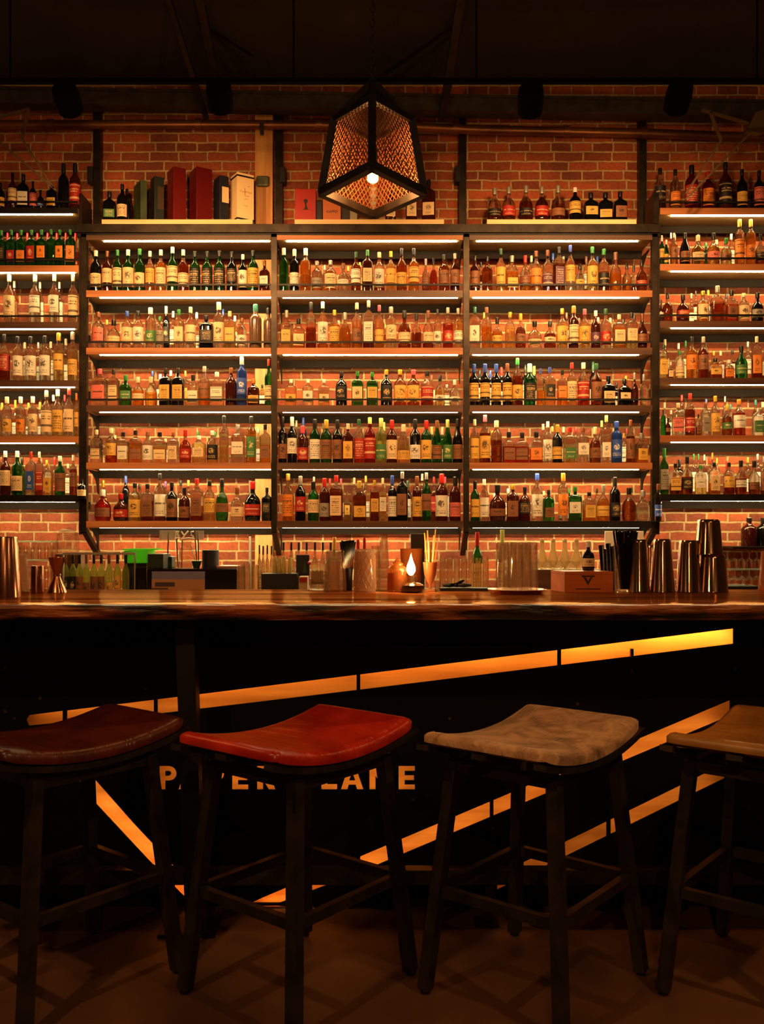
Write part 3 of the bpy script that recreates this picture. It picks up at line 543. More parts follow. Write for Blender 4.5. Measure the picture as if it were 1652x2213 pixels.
row('180 60 500 Wg-wy;240 70 560 Bg-wy;350 100 470 Scown1;320 50 465 *Scwww;375 60 490 *Scwww;505 140 470 Bk-kn;685 175 500 Dcocc;695 70 480 *Bk-k-;895 165 470 Dcokp;800 60 600 *Sg-g-;1065 150 540 Dcygn1;1145 70 480 *Scyww;1250 130 285 Tcoyo;1400 130 285 Tcoyo;1530 130 480 Dcdkk;945 60 560 *Scwcw',1400,k2,571,'second shelf, far right rack','bottles on the second shelf of the far right rack',oy=430)
row('170 60 1380 Dn-kw;265 160 1290 Dcdk-;480 170 1310 Dn-kr;600 60 1290 *Scocw;660 60 1260 *Scdkw;755 160 1260 Scoyc;830 60 1250 *Scyyw;950 180 1190 Qcds-;1080 60 1300 *Scdkw;1140 160 1245 Qcrkn1;1310 150 1290 Scwcc1;1495 165 1280 Dk-ks1',1400,k2,694,'third shelf, far right rack','bottles on the third shelf of the far right rack',oy=430)
row('205 120 1990 Fcyey;240 60 1920 *Scwcw;300 70 2230 Qcdwc;425 60 1975 *Scwww;435 120 2080 Scygc3;520 60 1940 *Scwgw;600 150 1885 Scoko;755 140 1885 Scdsn;920 165 2180 Qcdky1;905 60 2080 *Scyyo;1000 60 2080 *Scycw;1100 120 2200 Qcrwo;1275 165 2010 Dg-kg;1160 60 2060 *Scdkw;1370 60 1950 *Scwsw;1475 150 1880 Fcdco1;1585 100 2050 Scdsw',1400,k2,817,'fourth shelf, far right rack','bottles on the fourth shelf of the far right rack',oy=430)
k3=6.508
row('200 80 820 Fg-k-;270 100 930 Dn-kn;240 50 720 *Scwcw;420 165 725 Fcwcp;330 50 825 *Scwcw;480 60 610 *Scwrw;590 145 590 Scdrr3;695 70 880 Qcdkn;800 125 710 Fcwns;825 50 670 *Scwbw;945 135 625 Scyyy;1090 60 630 *Scwsw;1110 140 745 Dcdyg1;1170 50 740 *Scwtw;1285 170 675 Scrow2;1520 60 680 *Scwtw;1545 150 800 Fcwsg2;1620 60 710 *Scwcw',1400,k3,941,'fifth shelf, far right rack','bottles on the fifth shelf of the far right rack',oy=760)
row('225 120 1360 Wg-gs;385 160 1575 Fcdky;450 60 1520 *Wk-kw;550 155 1475 Dcdkk1;650 70 1440 *Scwgw;715 70 1440 *Scwgw;735 150 1600 Fcygw2;800 60 1450 *Scwww;870 50 1500 *Scwrw;925 150 1560 Fcokc1;910 60 1430 *Scooo;975 50 1500 *Scyyw;1140 150 1560 Scdky2;1120 80 1540 *Dcorr;1305 160 1530 Dcdkw3;1410 50 1490 *Scoyw;1490 155 1535 Dcdkn2;1550 60 1440 *Scwsw;1620 90 1480 Scdsn',1400,k3,1068,'bottom shelf, far right rack','bottles on the bottom shelf of the far right rack',oy=760)
k4=1.99
row('1203 50 725 Scdkk2;1268 45 730 Scoko3;1340 55 712 Wr-kr;1410 50 740 Wr-ro;1485 55 700 Sn-kk3;1555 46 730 Sk-ky;1628 46 735 Sk-kp;1680 46 720 Sk-kc',822,k4,450,'top of far right rack','bottles on top of the far right rack')
# on the ledge above the bays
zl=zw(485,SH)+.034; pyl=HY-(zl-EYE)*F/SH
row('228 105 335 Qk-kg;335 90 270 Sk-kc;372 70 310 *Sk-k-',180,3.933,pyl,'ledge above left bay','bottles on the ledge above the left bay',oy=330,depth=.22)
row('1010 95 960 Fn-kc1;1195 100 940 Fn-kc1;1350 120 865 Fn-kc1',600,4.13,pyl,'ledge above middle bay','bottles on the ledge above the middle bay',oy=180,depth=.22)
row('492 58 810 Dcdsk2;553 58 805 Dcdsr2;627 58 800 Dcdsk2;695 58 805 Dcdsr2;765 58 800 Dcdsn2;838 50 808 Sk-wy;905 60 830 Qk-ky;968 60 830 Qk-ky;1031 56 825 Qk-kn',822,k4,pyl,'ledge above right bay','bottles on the ledge above the right bay',depth=.22)
# the bottles that show largest are things of their own; the small ones packed behind them are one mass
NTHINGS=268
QUEUE=[(a,q,i) for i,(a,q) in enumerate(QUEUE)]
keep=set(i for a,q,i in sorted(QUEUE,key=lambda t:-t[0])[:NTHINGS])
rest=MB(); restm=[]; restuv=[]
for a,q,i in QUEUE:
    if i in keep: bottle(*q); continue
    X,y,z,w,h,sh,g,f_,cp,lb,lab,group,st=q
    lvl=0 if not f_ else random.choice([.42,.54,.64])
    A=random.uniform(-.18,.18); ca,sa=cos(A),sin(A)
    for me in [body_mesh(sh,g,f_,lvl)]+([cap_mesh(sh,cp)] if cp else [])+([lab_mesh(sh,lb,random.choice([0,1,2,3]) if st is None else st,random.choice([0,1,2]))] if lb else []):
        b0=len(rest.v); rest.v+=[(X+w*(v.co.x*ca-v.co.y*sa),y+w*(v.co.x*sa+v.co.y*ca),z+.0005+h*v.co.z) for v in me.vertices]
        idx=[]
        for m_ in me.materials:
            if m_ not in restm: restm.append(m_)
            idx.append(restm.index(m_))
        ul=me.uv_layers.active
        for p_ in me.polygons:
            rest.f.append(tuple(b0+k for k in p_.vertices)); rest.m.append(idx[p_.material_index])
            restuv+=[tuple(ul.data[k].uv) if ul else (0,0) for k in p_.loop_indices]
me=rest.mesh('packed_bottles',restm,smooth=45,fix=False)
ul=me.uv_layers.new(name='UVMap')
for k,uvv in enumerate(restuv): ul.data[k].uv=uvv
tag(link('packed_bottles',me),'many smaller bottles packed behind and between the front rows on the rack shelves','bottles',kind='stuff')
# small bottles on brackets at the outer uprights
def bracket_bottle(px,y0,y1,w,sh,g,cp,lb,label,st):
    d=SH-.05; zb=zw(y1,d); x=xw(px,d)
    bottle(x,d,zb,w*d/F,zw(y0,d)-zb,sh,g,None,cp,lb,label,None,st,0)
    MB().box(x-.03,x+.03,d-.03,SH-.001,zb-.005,zb-.0005).build('wall_bracket',M['steel'])['label']='small steel bracket shelf under the '+('blue-labelled bottle' if lb=='b' else 'miniature dark bottle')+' on the rack upright'
bracket_bottle(177,1036,1076,19,'S','k','k','c','miniature dark bottle with cream label on the far left rack upright',0)
bracket_bottle(1423,1046,1126,15,'T','c','n','b','narrow clear bottle with blue and white label fixed to the right upright',2)
for o in bpy.data.objects:
    if o.name.startswith('wall_bracket'): o['category']='bracket'

# ------------------------------------------------------------------ boxes on the ledge
def gift_box(px0,pxe,px1,top,mat,label,y=SH+.115,marks=None,name='gift_box'):
    # a square-based box turned so that one upright edge faces the room
    d=SH+.03; x0,xe,x1=xw(px0,d+.05),xw(pxe,d),xw(px1,d+.06)
    a_=xe-x0; b_=x1-xe; ang=R(32); lw=a_/math.sin(ang); rw=b_/math.cos(ang)
    h=zw(top,d)-zl
    t=thing(name,label,'box',(xe,d,zl+.0005),ang)
    dep=lw
    o=bevel(MB().box(0,rw,0,dep,0,h).build('carton',mat,t),.0025)
    return t,rw,dep,h
bl=lambda n,c,r=.5:prin(n,srgb(*c),r)
# x of left edge, near edge, right edge and the height of the top
gift_box(282,304,321,388,noisy('green_marbled_card',srgb(34,48,26),srgb(66,78,40),(14,14,8),.5),'dark green marbled gift box on the ledge, beside the black bottles')
t,rw,dep,h=gift_box(323,334,357,380,bl('black_green_card',(16,22,16)),'near-black gift box with a brown panel between green and red boxes')
MB().box(rw*.3,rw*.95,-.0025,-.0005,h*.28,h*.78).build('panel',bl('brown_card',(60,42,24)),t)
gift_box(358,375,403,359,bl('crimson_card',(98,12,10),.35),'tall crimson gift box, left one of the red pair')
gift_box(405,425,459,359,bl('crimson_card_b',(92,11,10),.35),'tall crimson gift box, right one of the red pair')
t,rw,dep,h=gift_box(460,475,496,378,bl('navy_card',(18,22,36)),'navy gift box with cream label beside the white box')
MB().box(rw*.25,rw*.98,-.0025,-.0005,h*.42,h*.76).build('paper_label',LABM.get(('c',0)) or label_mat('c',0),t,)
t,rw,dep,h=gift_box(496,513,549,371,bl('cream_card',(250,214,160)),'cream gift box with black chevron stripes beside the timber post')
blk=M['black']
for z_ in (h*.045,h-.028):
    MB().box(-.001,rw+.0005,-.0022,-.0004,z_,z_+.011).build('stripe',blk,t); MB().box(-.0022,-.0004,0,dep,z_,z_+.011).build('stripe',blk,t)
def lettering(txt,size,mat,parent,loc,rot=(R(90),0,0),ext=.0006,bold=0,name='lettering',sx=1,shear=0):
    c=bpy.data.curves.new(name,'FONT'); c.body=txt; c.size=size; c.extrude=ext; c.offset=bold; c.align_x='CENTER'; c.shear=shear
    o=bpy.data.objects.new(name,c); COL.objects.link(o); bpy.context.view_layer.update()
    me=bpy.data.meshes.new_from_object(o); bpy.data.objects.remove(o); me.materials.clear(); me.materials.append(mat)
    o=link(name,me,parent,loc); o.rotation_euler=rot; o.scale=(sx,1,1); return o
ink=bl('brown_ink',(120,72,36)); q=MB()
def scribble(x0,x1,z,a,n):                            # a line of flowing script too small to read in the photograph
    q.tube([(x0+(x1-x0)*i/n,-.001,z+a*(1 if i%2 else -1)*(.5+.5*abs(sin(i*1.9)))) for i in range(n+1)],.0011,4)
scribble(rw*.62,rw*.74,h*.74,.002,5); scribble(rw*.14,rw*.86,h*.62,.006,17); q.tube([(rw*.42,-.001,h*.70),(rw*.46,-.001,h*.66),(rw*.46,-.001,h*.56)],.0016,4)
scribble(rw*.42,rw*.7,h*.54,.003,8); scribble(rw*.44,rw*.66,h*.48,.002,7); scribble(rw*.42,rw*.62,h*.34,.003,6); q.build('script_print',ink,t)
def flat_box(px0,px1,top,mat,label,d=SH+.04,dp=.10):
    x0,x1=xw(px0,d),xw(px1,d); t=thing('gift_box',label,'box',((x0+x1)/2,d,zl+.0005)); w=x1-x0; h=zw(top,d)-zl
    bevel(MB().box(-w/2,w/2,0,dp,0,h).build('carton',mat,t),.0025); return t,w,h
t,w,h=flat_box(638,683,408,bl('red_box_card',(176,30,16),.45),'red gift box with small black figure emblem, left of the lantern')
b=MB(); b.lathe([(.0005,-.001),(.014,-.001),(.014,.001),(.0005,.001)],14); b.add([(-.01,0,-.002),(.01,0,-.002),(.004,-.022,-.001),(-.006,-.024,-.001)],[(0,1,2,3)]); b.prism([(-.004,-.022),(.004,-.02),(.012,-.05),(-.008,-.052)],-.001,.001,'z'); b.prism([(-.014,-.052),(.016,-.05),(.02,-.058),(-.016,-.06)],-.001,.001,'z')
o=b.build('emblem',blk,t,loc=(.002,-.002,h*.62)); o.rotation_euler=(R(90),0,0)
flat_box(684,697,434,bl('brown_black_card',(26,12,10)),'narrow dark box between the red and the orange gift boxes')
t,w,h=flat_box(698,737,421,bl('orange_card',(196,104,54)),'orange-tan gift box marked KAPPO left of the lantern tip')
lettering('KAPPO',.026,blk,t,(0,-.0008,h*.32),sx=.95,shear=.25)
t,w,h=flat_box(739,775,440,bl('dark_card',(38,26,20)),'dark box with grey label half hidden by the lantern')
MB().box(w*.0,w*.42,-.002,-.0005,.006,h*.6).build('paper_label',bl('grey_paper',(150,136,112)),t)
# ------------------------------------------------------------------ the bar
BF=3.0; BB=3.86; BZ=1.11; BT=.053; PD=3.33
b=MB(); nx=260; rows_=[]
ys=[BB]+[BB-(BB-BF)*i/6 for i in range(1,6)]
for i in range(nx+1):
    x=-2.7+5.4*i/nx
    nf=noise.noise(Vector((x*1.7,0,3)))*.018+noise.noise(Vector((x*7,0,9)))*.006
    col=[(x,yy,BZ) for yy in ys]
    for j,(oy,oz) in enumerate(((.012,0),(.0,-.004),(-.004,-.014),(.0,-.026),(.004,-.040),(.014,-.051))):
        q=noise.noise(Vector((x*9,j*.9,5)))*.006
        col.append((x,BF+oy+nf+(q if j>1 else 0),BZ+oz+(q*.3 if j>1 else 0)))
    col.append((x,BF+.06,BZ-BT)); col.append((x,BB,BZ-BT))
    rows_.append(col)
n=len(rows_[0]); fs=[]; ms=[]
for i in range(nx):
    for j in range(n):
        k=(j+1)%n; fs.append((i*n+j,(i+1)*n+j,(i+1)*n+k,i*n+k)); ms.append(1 if 6<=j<=11 else 0)
b.v=[v for c in rows_ for v in c]; b.f=fs; b.m=ms
b.f+=[tuple(range(n)),tuple(nx*n+j for j in range(n-1,-1,-1))]; b.m+=[1,1]
top=tag(b.build('countertop_slab',[M['bartop'],M['liveedge']],smooth=45),'thick live-edge glossy wooden bar slab running the full width','countertop')
for px0,px1,py in ((322,352,1303),(438,476,1305)):
    d=(EYE-BZ)*F/(py-HY); x0,x1=xw(px0,d),xw(px1,d); xm=(x0+x1)/2
    MB().prism([(x0,d-.012),(xm,d-.005),(x1,d-.012),(x1,d+.012),(xm,d+.005),(x0,d+.012)],BZ+.0002,BZ+.0008,'z').build('inlay',M['black'],top)
bar=thing('bar_counter','black steel bar front with glowing paper-plane line logo and cut-out lettering','bar')
# holes in the steel, given where they stand on the panel
def PW(px,py): return (xw(px,PD),zw(py,PD))
L1=lambda x:1546-(x-58)*.1231; 
holes=[]
segs=[(58,136),(145,333),(341,771),(779,1205),(1213,1585)]
for a,c in segs:
    th=lambda x:24+9*min(1,max(0,(x-60)/350))
    poly=[(a,L1(a)),(c,L1(c)),(c,L1(c)+th(c)),(a,L1(a)+th(a))]
    if a==58: poly=[(64,1545),(136,1536),(136,1561),(63,1568),(57,1556)]
    holes.append(poly)
T2=lambda x:1895-(x-673)*.4225; B2=lambda x:T2(x)+34
holes+=[[(x0,T2(x0)),(x1,T2(x1)),(x1,B2(x1)),(x0,B2(x0))] for x0,x1 in ((779,1059),(1067,1189),(1197,1578))]
holes.append([(566,1940),(673,1895),(771,1853.6),(771,1887.6),(604,1951),(542,1951)])
T3=lambda x:1893-(x-1070)*.49
holes+=[[(x0,T3(x0)),(x1,T3(x1)),(x1,T3(x1)+32),(x0,T3(x0)+32)] for x0,x1 in ((1320,1567),(1075,1311))]
holes.append([(130,1632),(176,1650),(289,1778),(397,1893),(410,1946),(392,1931),(319,1856),(208,1737)])
# letters, 52 px tall
def arc(cx,cy,rx,ry,a0,a1,n=10): return [(cx+rx*cos(R(a0+(a1-a0)*i/n)),cy-ry*sin(R(a0+(a1-a0)*i/n))) for i in range(n+1)]
YT,YB=1655,1706; SW=13; Hh=YB-YT
def lP(x,w=37): return [[(x,YB),(x,YT),(x+w-17,YT)]+arc(x+w-17,YT+16,17,16,90,-90)+[(x+SW,YT+32),(x+SW,YB)],[(x+SW,YT+11)]+[(x+SW,YT+21),(x+w-18,YT+21)]+arc(x+w-18,YT+16,6,5,-90,90,6)]
def lR(x,w=38): return [[(x,YB),(x,YT),(x+w-18,YT)]+arc(x+w-18,YT+16,17,16,90,-50)+[(x+w+2,YB),(x+w-13,YB),(x+w-24,YT+32),(x+SW,YT+32),(x+SW,YB)],[(x+SW,YT+11)]+[(x+SW,YT+21),(x+w-19,YT+21)]+arc(x+w-19,YT+16,6,5,-90,90,6)]
def lA(x,w=49): m=x+w/2; return [[(x,YB),(m-7,YT),(m+7,YT),(x+w,YB),(x+w-14,YB),(x+w-17,YB-10),(x+17,YB-10),(x+14,YB)],[(m-6.5,YB-20),(m,YT+14),(m+6.5,YB-20)]]
def lE(x,w=35): return [[(x,YT),(x+w,YT),(x+w,YT+11),(x+SW,YT+11),(x+SW,YT+20),(x+w-2,YT+20),(x+w-2,YT+31),(x+SW,YT+31),(x+SW,YB-11),(x+w,YB-11),(x+w,YB),(x,YB)]]
def lL(x,w=34): return [[(x,YT),(x+SW,YT),(x+SW,YB-12),(x+w,YB-12),(x+w,YB),(x,YB)]]
def lN(x,w=44): return [[(x,YB),(x,YT),(x+13,YT),(x+w-13,YB-21),(x+w-13,YT),(x+w,YT),(x+w,YB),(x+w-12,YB),(x+13,YT+22),(x+13,YB)]]
for L_ in (lP(345),lA(386),lP(448),lE(502),lR(556),lP(652),lL(695),lA(737),lN(799),lE(862)): holes+=L_
cu=bpy.data.curves.new('panel','CURVE'); cu.dimensions='2D'; cu.fill_mode='BOTH'; cu.extrude=.003
def spl(pts):
    s_=cu.splines.new('POLY'); s_.points.add(len(pts)-1); s_.use_cyclic_u=True
    for p,(x,z) in zip(s_.points,pts): p.co=(x,z,0,1)
spl([(-2.65,.0),(2.65,.0),(2.65,BZ-BT-.001),(-2.65,BZ-BT-.001)])
for h_ in holes: spl([PW(*p) for p in h_])
o=bpy.data.objects.new('t',cu); COL.objects.link(o); bpy.context.view_layer.update()
me=bpy.data.meshes.new_from_object(o); bpy.data.objects.remove(o); me.materials.clear(); me.materials.append(M['panel'])
o=link('steel_panel',me,bar,(0,PD,0)); o.rotation_euler=(R(90),0,0)
MB().box(-2.65,2.65,PD+.075,PD+.095,0,BZ-BT-.001).build('wood_backing',M['backwood'],bar)
MB().box(-2.65,2.65,PD+.004,PD+.075,-.0,.012).box(-2.65,-2.63,PD+.004,PD+.075,.012,1.05).box(2.63,2.65,PD+.004,PD+.075,.012,1.05).box(-2.65,2.65,PD+.004,PD+.075,1.035,1.056).build('cavity_frame',M['backwood'],bar)
# light strips hidden behind the steel above each slot
lm={}
def hid(px0,py0,px1,py1,s):
    if s not in lm: lm[s]=emit(f'slot_light_{s}',(1,.42,.075),s)
    a=Vector((xw(px0,PD),PD+.012,zw(py0,PD))); c=Vector((xw(px1,PD),PD+.012,zw(py1,PD)))
    MB().bar(a,c,.008,.008).build('slot_light',lm[s],bar)
KS=SLOT
for x0,x1,s in ((64,330,2.6),(345,768,3.4),(782,1000,5),(1005,1205,6.5),(1213,1400,12),(1405,1578,20)): hid(x0,L1(x0)-11,x1,L1(x1)-11,s*KS)
hid(1592,1362,1592,1392,12*KS)
for x0,x1,s in ((779,1059,3.2),(1067,1189,3.0),(1197,1560,2.6)): hid(x0,B2(x0)+10,x1,B2(x1)+10,s*KS)
hid(566,1930,771,1842,4*KS); hid(548,1955,640,1955,4*KS)
hid(1320,T3(1320)+43,1560,T3(1560)+43,1.5*KS); hid(1090,T3(1090)+43,1311,T3(1311)+43,.7*KS)
hid(196,1742,320,1872,5*KS); hid(120,1650,190,1730,3*KS); hid(324,1876,395,1946,5*KS)
hid(345,1642,610,1642,1.8*KS); hid(655,1642,900,1642,1.8*KS); hid(345,1716,610,1716,1.6*KS); hid(655,1716,900,1716,1.6*KS)
# bolts and the little bracket in the top slot
for px,py in ((12,1442),(88,1508),(13,1537),(33,1552),(315,1488),(1390,1367),(1365,1449),(1589,1445),(1248,1521),(972,1552),(893,1727),(1065,1788),(65,1756)): 
    q=at(px,py,PD); MB().tube([(q.x,PD-.003,q.z),(q.x,PD-.008,q.z)],.006,8).build('bolt',M['galv'],bar)
q=at(1364,1410,PD); MB().box(q.x-.005,q.x+.005,PD-.02,PD-.0035,q.z-.014,q.z+.015).build('slot_bracket',M['black'],bar)
for px,w_ in ((407,.062),):
    x=xw(px,3.12); 
    t=thing('bar_post','dark steel post under the bar slab, between the two left stools','post',(x,3.12,0))
    MB().bar((-.012,.02,BZ-BT-.001),(.028,-.0,.012),.062,.062,up=(0,1,0)).build('post_shaft',M['dark_steel'],t)
    MB().box(-.09,.10,-.06,.09,0,.012).build('foot_plate',M['dark_steel'],t)
# foot rail
t=thing('foot_rail','square steel foot rail along the bottom of the bar front','foot rail',(0,3.12,0))
MB().box(-2.65,2.65,0.05,.10,.135,.185).build('rail_tube',M['stool_steel'],t)
for px in (1062,1900,-300):
    x=xw(px,3.12); MB().box(x-.015,x+.015,.06,.09,0,.134).box(x-.05,x+.03,.02,.1,0,.008).build('rail_stand',M['dark_steel'],t)
# copper strip stands in for a line of light under the wedge tip
tag(MB().box(-.65,-.33,PD-.02,PD-.004,.002,.006).build('kick_strip',M['copper']),'thin bright metal strip on the floor below the logo tip','strip')

# ------------------------------------------------------------------ back counter
CZ=.92
t=thing('back_counter','dark back counter below the bottle racks','counter',(0,5.5,0))
MB().box(-3.2,3.2,.02,1.02,0,CZ-.03).build('cabinet',M['dark_steel'],t); MB().box(-3.2,3.2,0,1.03,CZ-.03,CZ).build('worktop',M['shelfdark'],t)
# ------------------------------------------------------------------ glasses, tins and tools
def cup(name,label,cat,px,w0,w1,y0,y1,d,mat,group=None,t_=.003,inv=False,base=None,seg=28,fluted=0,open_=True,extra=None):
    # w0 width at the foot, w1 width at the rim (pixels); y0 top, y1 bottom
    z=zw(y1,d) if base is None else base; h=zw(y0,d)-z; r0,r1=w0*d/F/2,w1*d/F/2
    prof=[(r0*.94,0),(r0,.003),(r1,h)] if not inv else [(r0,0),(r1*1.0,h-.004),(r1*.95,h)]
    if open_:
        if inv: prof=[(r0-t_,0.0),(r0,0.0),(r1,h-.005),(r1*.94,h),(r1*.001,h),(r1*.001,h-.008),(r1-t_,h-.009)]
        else: prof=[(.0005,0),(r0*.94,0),(r0,.003),(r1,h),(r1-t_,h),(r0-t_,.010),(.0005,.010)]
    b=MB(); b.lathe(prof,seg,closed=inv and open_)
    o=b.build(name,mat,loc=(xw(px,d),d,z+.0005),smooth=35); tag(o,label,cat,group)
    if extra: extra(o,r0,r1,h)
    return o
G='clear'
# copper shaker tins standing upside down
def tin(px,w0,w1,y0,y1,label,d,base=None):
    z=BZ if base is None else base; r0,r1=w0*d/F/2,w1*d/F/2; h=zw(y0,d)-z
    pr=[(r0,0),(r0*1.0,.004),(r0*.985,.006),(r1,h-.012),(r1*.97,h-.006),(r1*.9,h-.003),(r1*.86,h),(.002,h-.002)]
    o=MB().lathe(pr,40).build('shaker_tin',M['copper'],loc=(xw(px,d),d,z+.0005),smooth=35)
    tag(o,label,'shaker tin','copper shaker tins on the bar'); return zw(y0,d)
tin(1382,46,32,1166,1280,'copper shaker tin upside down, beside the glass of black straws',3.66)
tin(1432,55,38,1165,1280,'copper shaker tin upside down, second from left of the tin row',3.66)
tin(1489,54,40,1168,1280,'copper shaker tin upside down, beside the stacked pair of tins',3.66)
d=3.66
tp=1.11; z2=zw(1199,d)
tin(1541,66,53,1199,1280,'lower copper tin of the stacked pair at the right',d)
tin(1532,60,48,1123,1199,'upper copper tin balanced on another at the right',d,base=z2)
tin(1402,30,24,1178,1274,'small steel tin half hidden behind the left copper tins',3.79)
def _tin_small(): pass
# tray with highballs
d=3.60; x=xw(1117,d); t=thing('round_tray','round copper serving tray under upturned highball glasses','tray',(x,d,BZ+.0005))
MB().lathe([(.098,0),(.102,.004),(.104,.009),(.113,.013),(.114,.016),(.110,.016),(.101,.012),(.0005,.011)],40).build('tray_dish',M['rosecopper'],t,smooth=30)
tz=BZ+.0125
for i,(px,dd) in enumerate(((1087,3.56),(1117,3.535),(1148,3.565),(1103,3.62),(1135,3.625))):
    cup('highball_glass',['clear highball glass upside down at the left front of the tray','clear highball glass upside down at the middle front of the tray','clear highball glass upside down at the right front of the tray','clear highball glass upside down at the left back of the tray','clear highball glass upside down at the right back of the tray'][i],'glass',px,32,29,1172,1268,dd,M[G],'highballs on the tray',base=tz,inv=True,t_=.0025)
# pint glasses and cut glass
cup('mixing_glass','tall fluted clear glass upside down left of the diamond-cut glass','glass',725,50,40,1189,1279,3.68,M['clear'],inv=True,base=BZ)
cup('mixing_glass','smaller cloudy glass nested behind the tall fluted glass','glass',721,30,24,1212,1270,3.79,M['rosy'],base=BZ,inv=True)
def cuts(o,r0,r1,h):
    b=MB()
    for s_ in (-1,1):
        for k in range(14):
            a0=2*pi*k/14; pts=[]
            for i in range(9):
                u=i/8; a=a0+s_*u*1.35; r=(r0*(1-u)+r1*u)+.0008; pts.append((r*cos(a),r*sin(a),.012+(h-.035)*u))
            b.tube(pts,.0011,4)
    b.build('cut_pattern',M['amberish'],o)
M['amberish']=glass('warm_cut_glass',(.95,.62,.36),.3,.35)
cup('mixing_glass','diamond-cut mixing glass glowing orange beside the candle','glass',789,48,44,1187,1279,3.68,M['rosy'],inv=True,base=BZ,extra=cuts)
# left end
cup('mixing_glass','tall stack glass upside down at the far left end of the bar','glass',12,66,48,1160,1290,3.37,M['rosecopper'],inv=True,base=BZ)
cup('mixing_glass','rose-tinted glass upside down, second from the left end','glass',44,38,26,1196,1278,3.70,M['rosy'],inv=True,base=BZ)
cup('small_tumbler','short rose-copper textured tumbler left of the hourglass jigger','glass',81,28,26,1223,1280,3.64,M['rosecopper'],inv=True,base=BZ)
d=3.64; t=thing('jigger','hourglass copper measuring jigger standing on the left of the bar','jigger',(xw(123,d),d,BZ+.0005))
s_=d/F
MB().lathe([(21*s_,0),(20.5*s_,.004),(7.5*s_,.062),(7.5*s_,.074),(17*s_,.128),(17.5*s_,.139),(16.5*s_,.139),(6*s_,.078),(.0005,.077)],32).build('jigger_cups',M['rosecopper'],t,smooth=30)
MB().lathe([(7.8*s_,.064),(8.6*s_,.066),(8.6*s_,.070),(7.8*s_,.072)],24).build('jigger_collar',M['copper'],t,smooth=30)
# oil lamp with flame
d=3.64; x=xw(893,d)
t=thing('oil_lamp','small squat dark oil lamp burning with a bright tall flame','oil lamp',(x,d,BZ+.0005))
MB().lathe([(.020,0),(.040,.004),(.0445,.016),(.043,.028),(.030,.036),(.018,.040),(.014,.052),(.012,.066),(.011,.068)],28).build('lamp_base',noisy('dark_olive_ceramic',srgb(50,32,12),srgb(64,42,16),(20,20,20),.15,0,bump=0),t,smooth=50)
MB().lathe([(.001,.066),(.010,.072),(.0185,.088),(.015,.106),(.008,.124),(.0035,.140),(.0005,.150)],18).build('flame',M['flame'],t,smooth=60,loc=(-.008,0,0))
l=bpy.data.lights.new('flame_light','POINT'); l.energy=CANDLE; l.color=(1,.50,.18); l.shadow_soft_size=.012; link('flame_light',l,t,(-.008,-.03,.12))
cup('candle_holder','glowing amber hurricane glass standing behind the flame','candle holder',889,38,48,1186,1268,3.78,M['amberglass'],base=BZ)
cup('sugar_bowl','brown glass bowl with scalloped lid left of the flame','bowl',859,44,42,1238,1279,3.69,M['amberglass'],base=BZ)
def lid(px,y0,y1,w,d,label):
    z=zw(y1,d); h=zw(y0,d)-z; r=w*d/F/2
    bw=[o for o in bpy.data.objects if o.name=='sugar_bowl'][0]
    MB().lathe([(r,0),(r*1.05,h*.15),(r*.9,h*.4),(r*.62,h*.5),(r*.66,h*.62),(r*.3,h*.8),(.001,h)],24).build('bowl_lid',M['amberglass'],bw,loc=(0,0,z-bw.location.z),smooth=40)
lid(859,1206,1237.5,42,3.69,'domed brown glass lid on the bowl left of the flame')
tag(MB().box(-.006,.006,-.004,.004,0,.12).build('dark_stick',M['black'],loc=(xw(858,3.80),3.80,BZ+.0005)),'thin dark upright stick behind the brown bowl','stick')
d=3.70; x=xw(930,d); t=thing('stick_cup','orange goblet holding wooden sticks right of the flame','cup',(x,d,BZ+.0005)); s_=d/F
MB().lathe([(12*s_,0),(12*s_,.004),(3*s_,.010),(3*s_,.030),(8*s_,.042),(13*s_,.070),(15.5*s_,.118),(14.5*s_,.118),(12*s_,.072),(.001,.050)],24).build('goblet',[glass('orange_frosted',(.9,.36,.12),.25,.5)],t,smooth=40)
for i,(dx,tx,hh,c) in enumerate(((-9,-16,.235,'y'),(-4,-8,.245,'c'),(2,2,.185,'n'),(6,10,.225,'c'),(8,16,.25,'y'),(10,22,.20,'n'),(0,-3,.20,'c'))):
    a=Vector((dx*s_*.6,(-1)**i*.006,.075)); e=Vector((tx*s_*.75,(-1)**i*.010,hh))
    tag(MB().bar(Vector((x,d,BZ))+a,Vector((x,d,BZ))+e,.009 if c!='n' else .006,.004).build('wooden_stick',prin('stick_'+str(i),srgb(*{'y':(232,178,70),'c':(222,180,126),'n':(170,110,60)}[c]),.6)),'thin wooden stick standing in the orange goblet','stick','sticks in the orange goblet')
cup('small_glass','small clear shot glass at the foot of the orange goblet','glass',946,12,14,1256,1278,3.66,M['clear'],base=BZ)
# wooden box with emblem
d=3.66; x0,xe,x1=xw(1193,3.80),xw(1221,d),xw(1326,d)
wm=noisy('cedar_box',srgb(178,78,24),srgb(214,112,42),(1.5,14,14),.4,0,bump=.05)
t=thing('wooden_box','varnished wooden box with inverted triangle emblem on the bar','box',(xe,d,BZ+.0005),0); w=x1-xe; h=.082
MB().prism([(0,0),(w,0),(w-.03,.135),(-.03,.135)],0,h*.86,'z').build('box_body',wm,t); MB().prism([(0,-.001),(w,-.001),(w-.03,.136),(-.03,.136)],h*.872,h,'z').build('box_lid',wm,t)
e=MB(); cx=w*.48; e.box(cx-.026,cx+.026,-.0025,-.0012,.062,.0665)
e.prism([(cx-.018,.060),(cx-.009,.060),(cx,.043),(cx+.009,.060),(cx+.018,.060),(cx,.028)],-.0025,-.0012); e.build('emblem',prin('burnt_wood',srgb(46,18,8),.6),t)
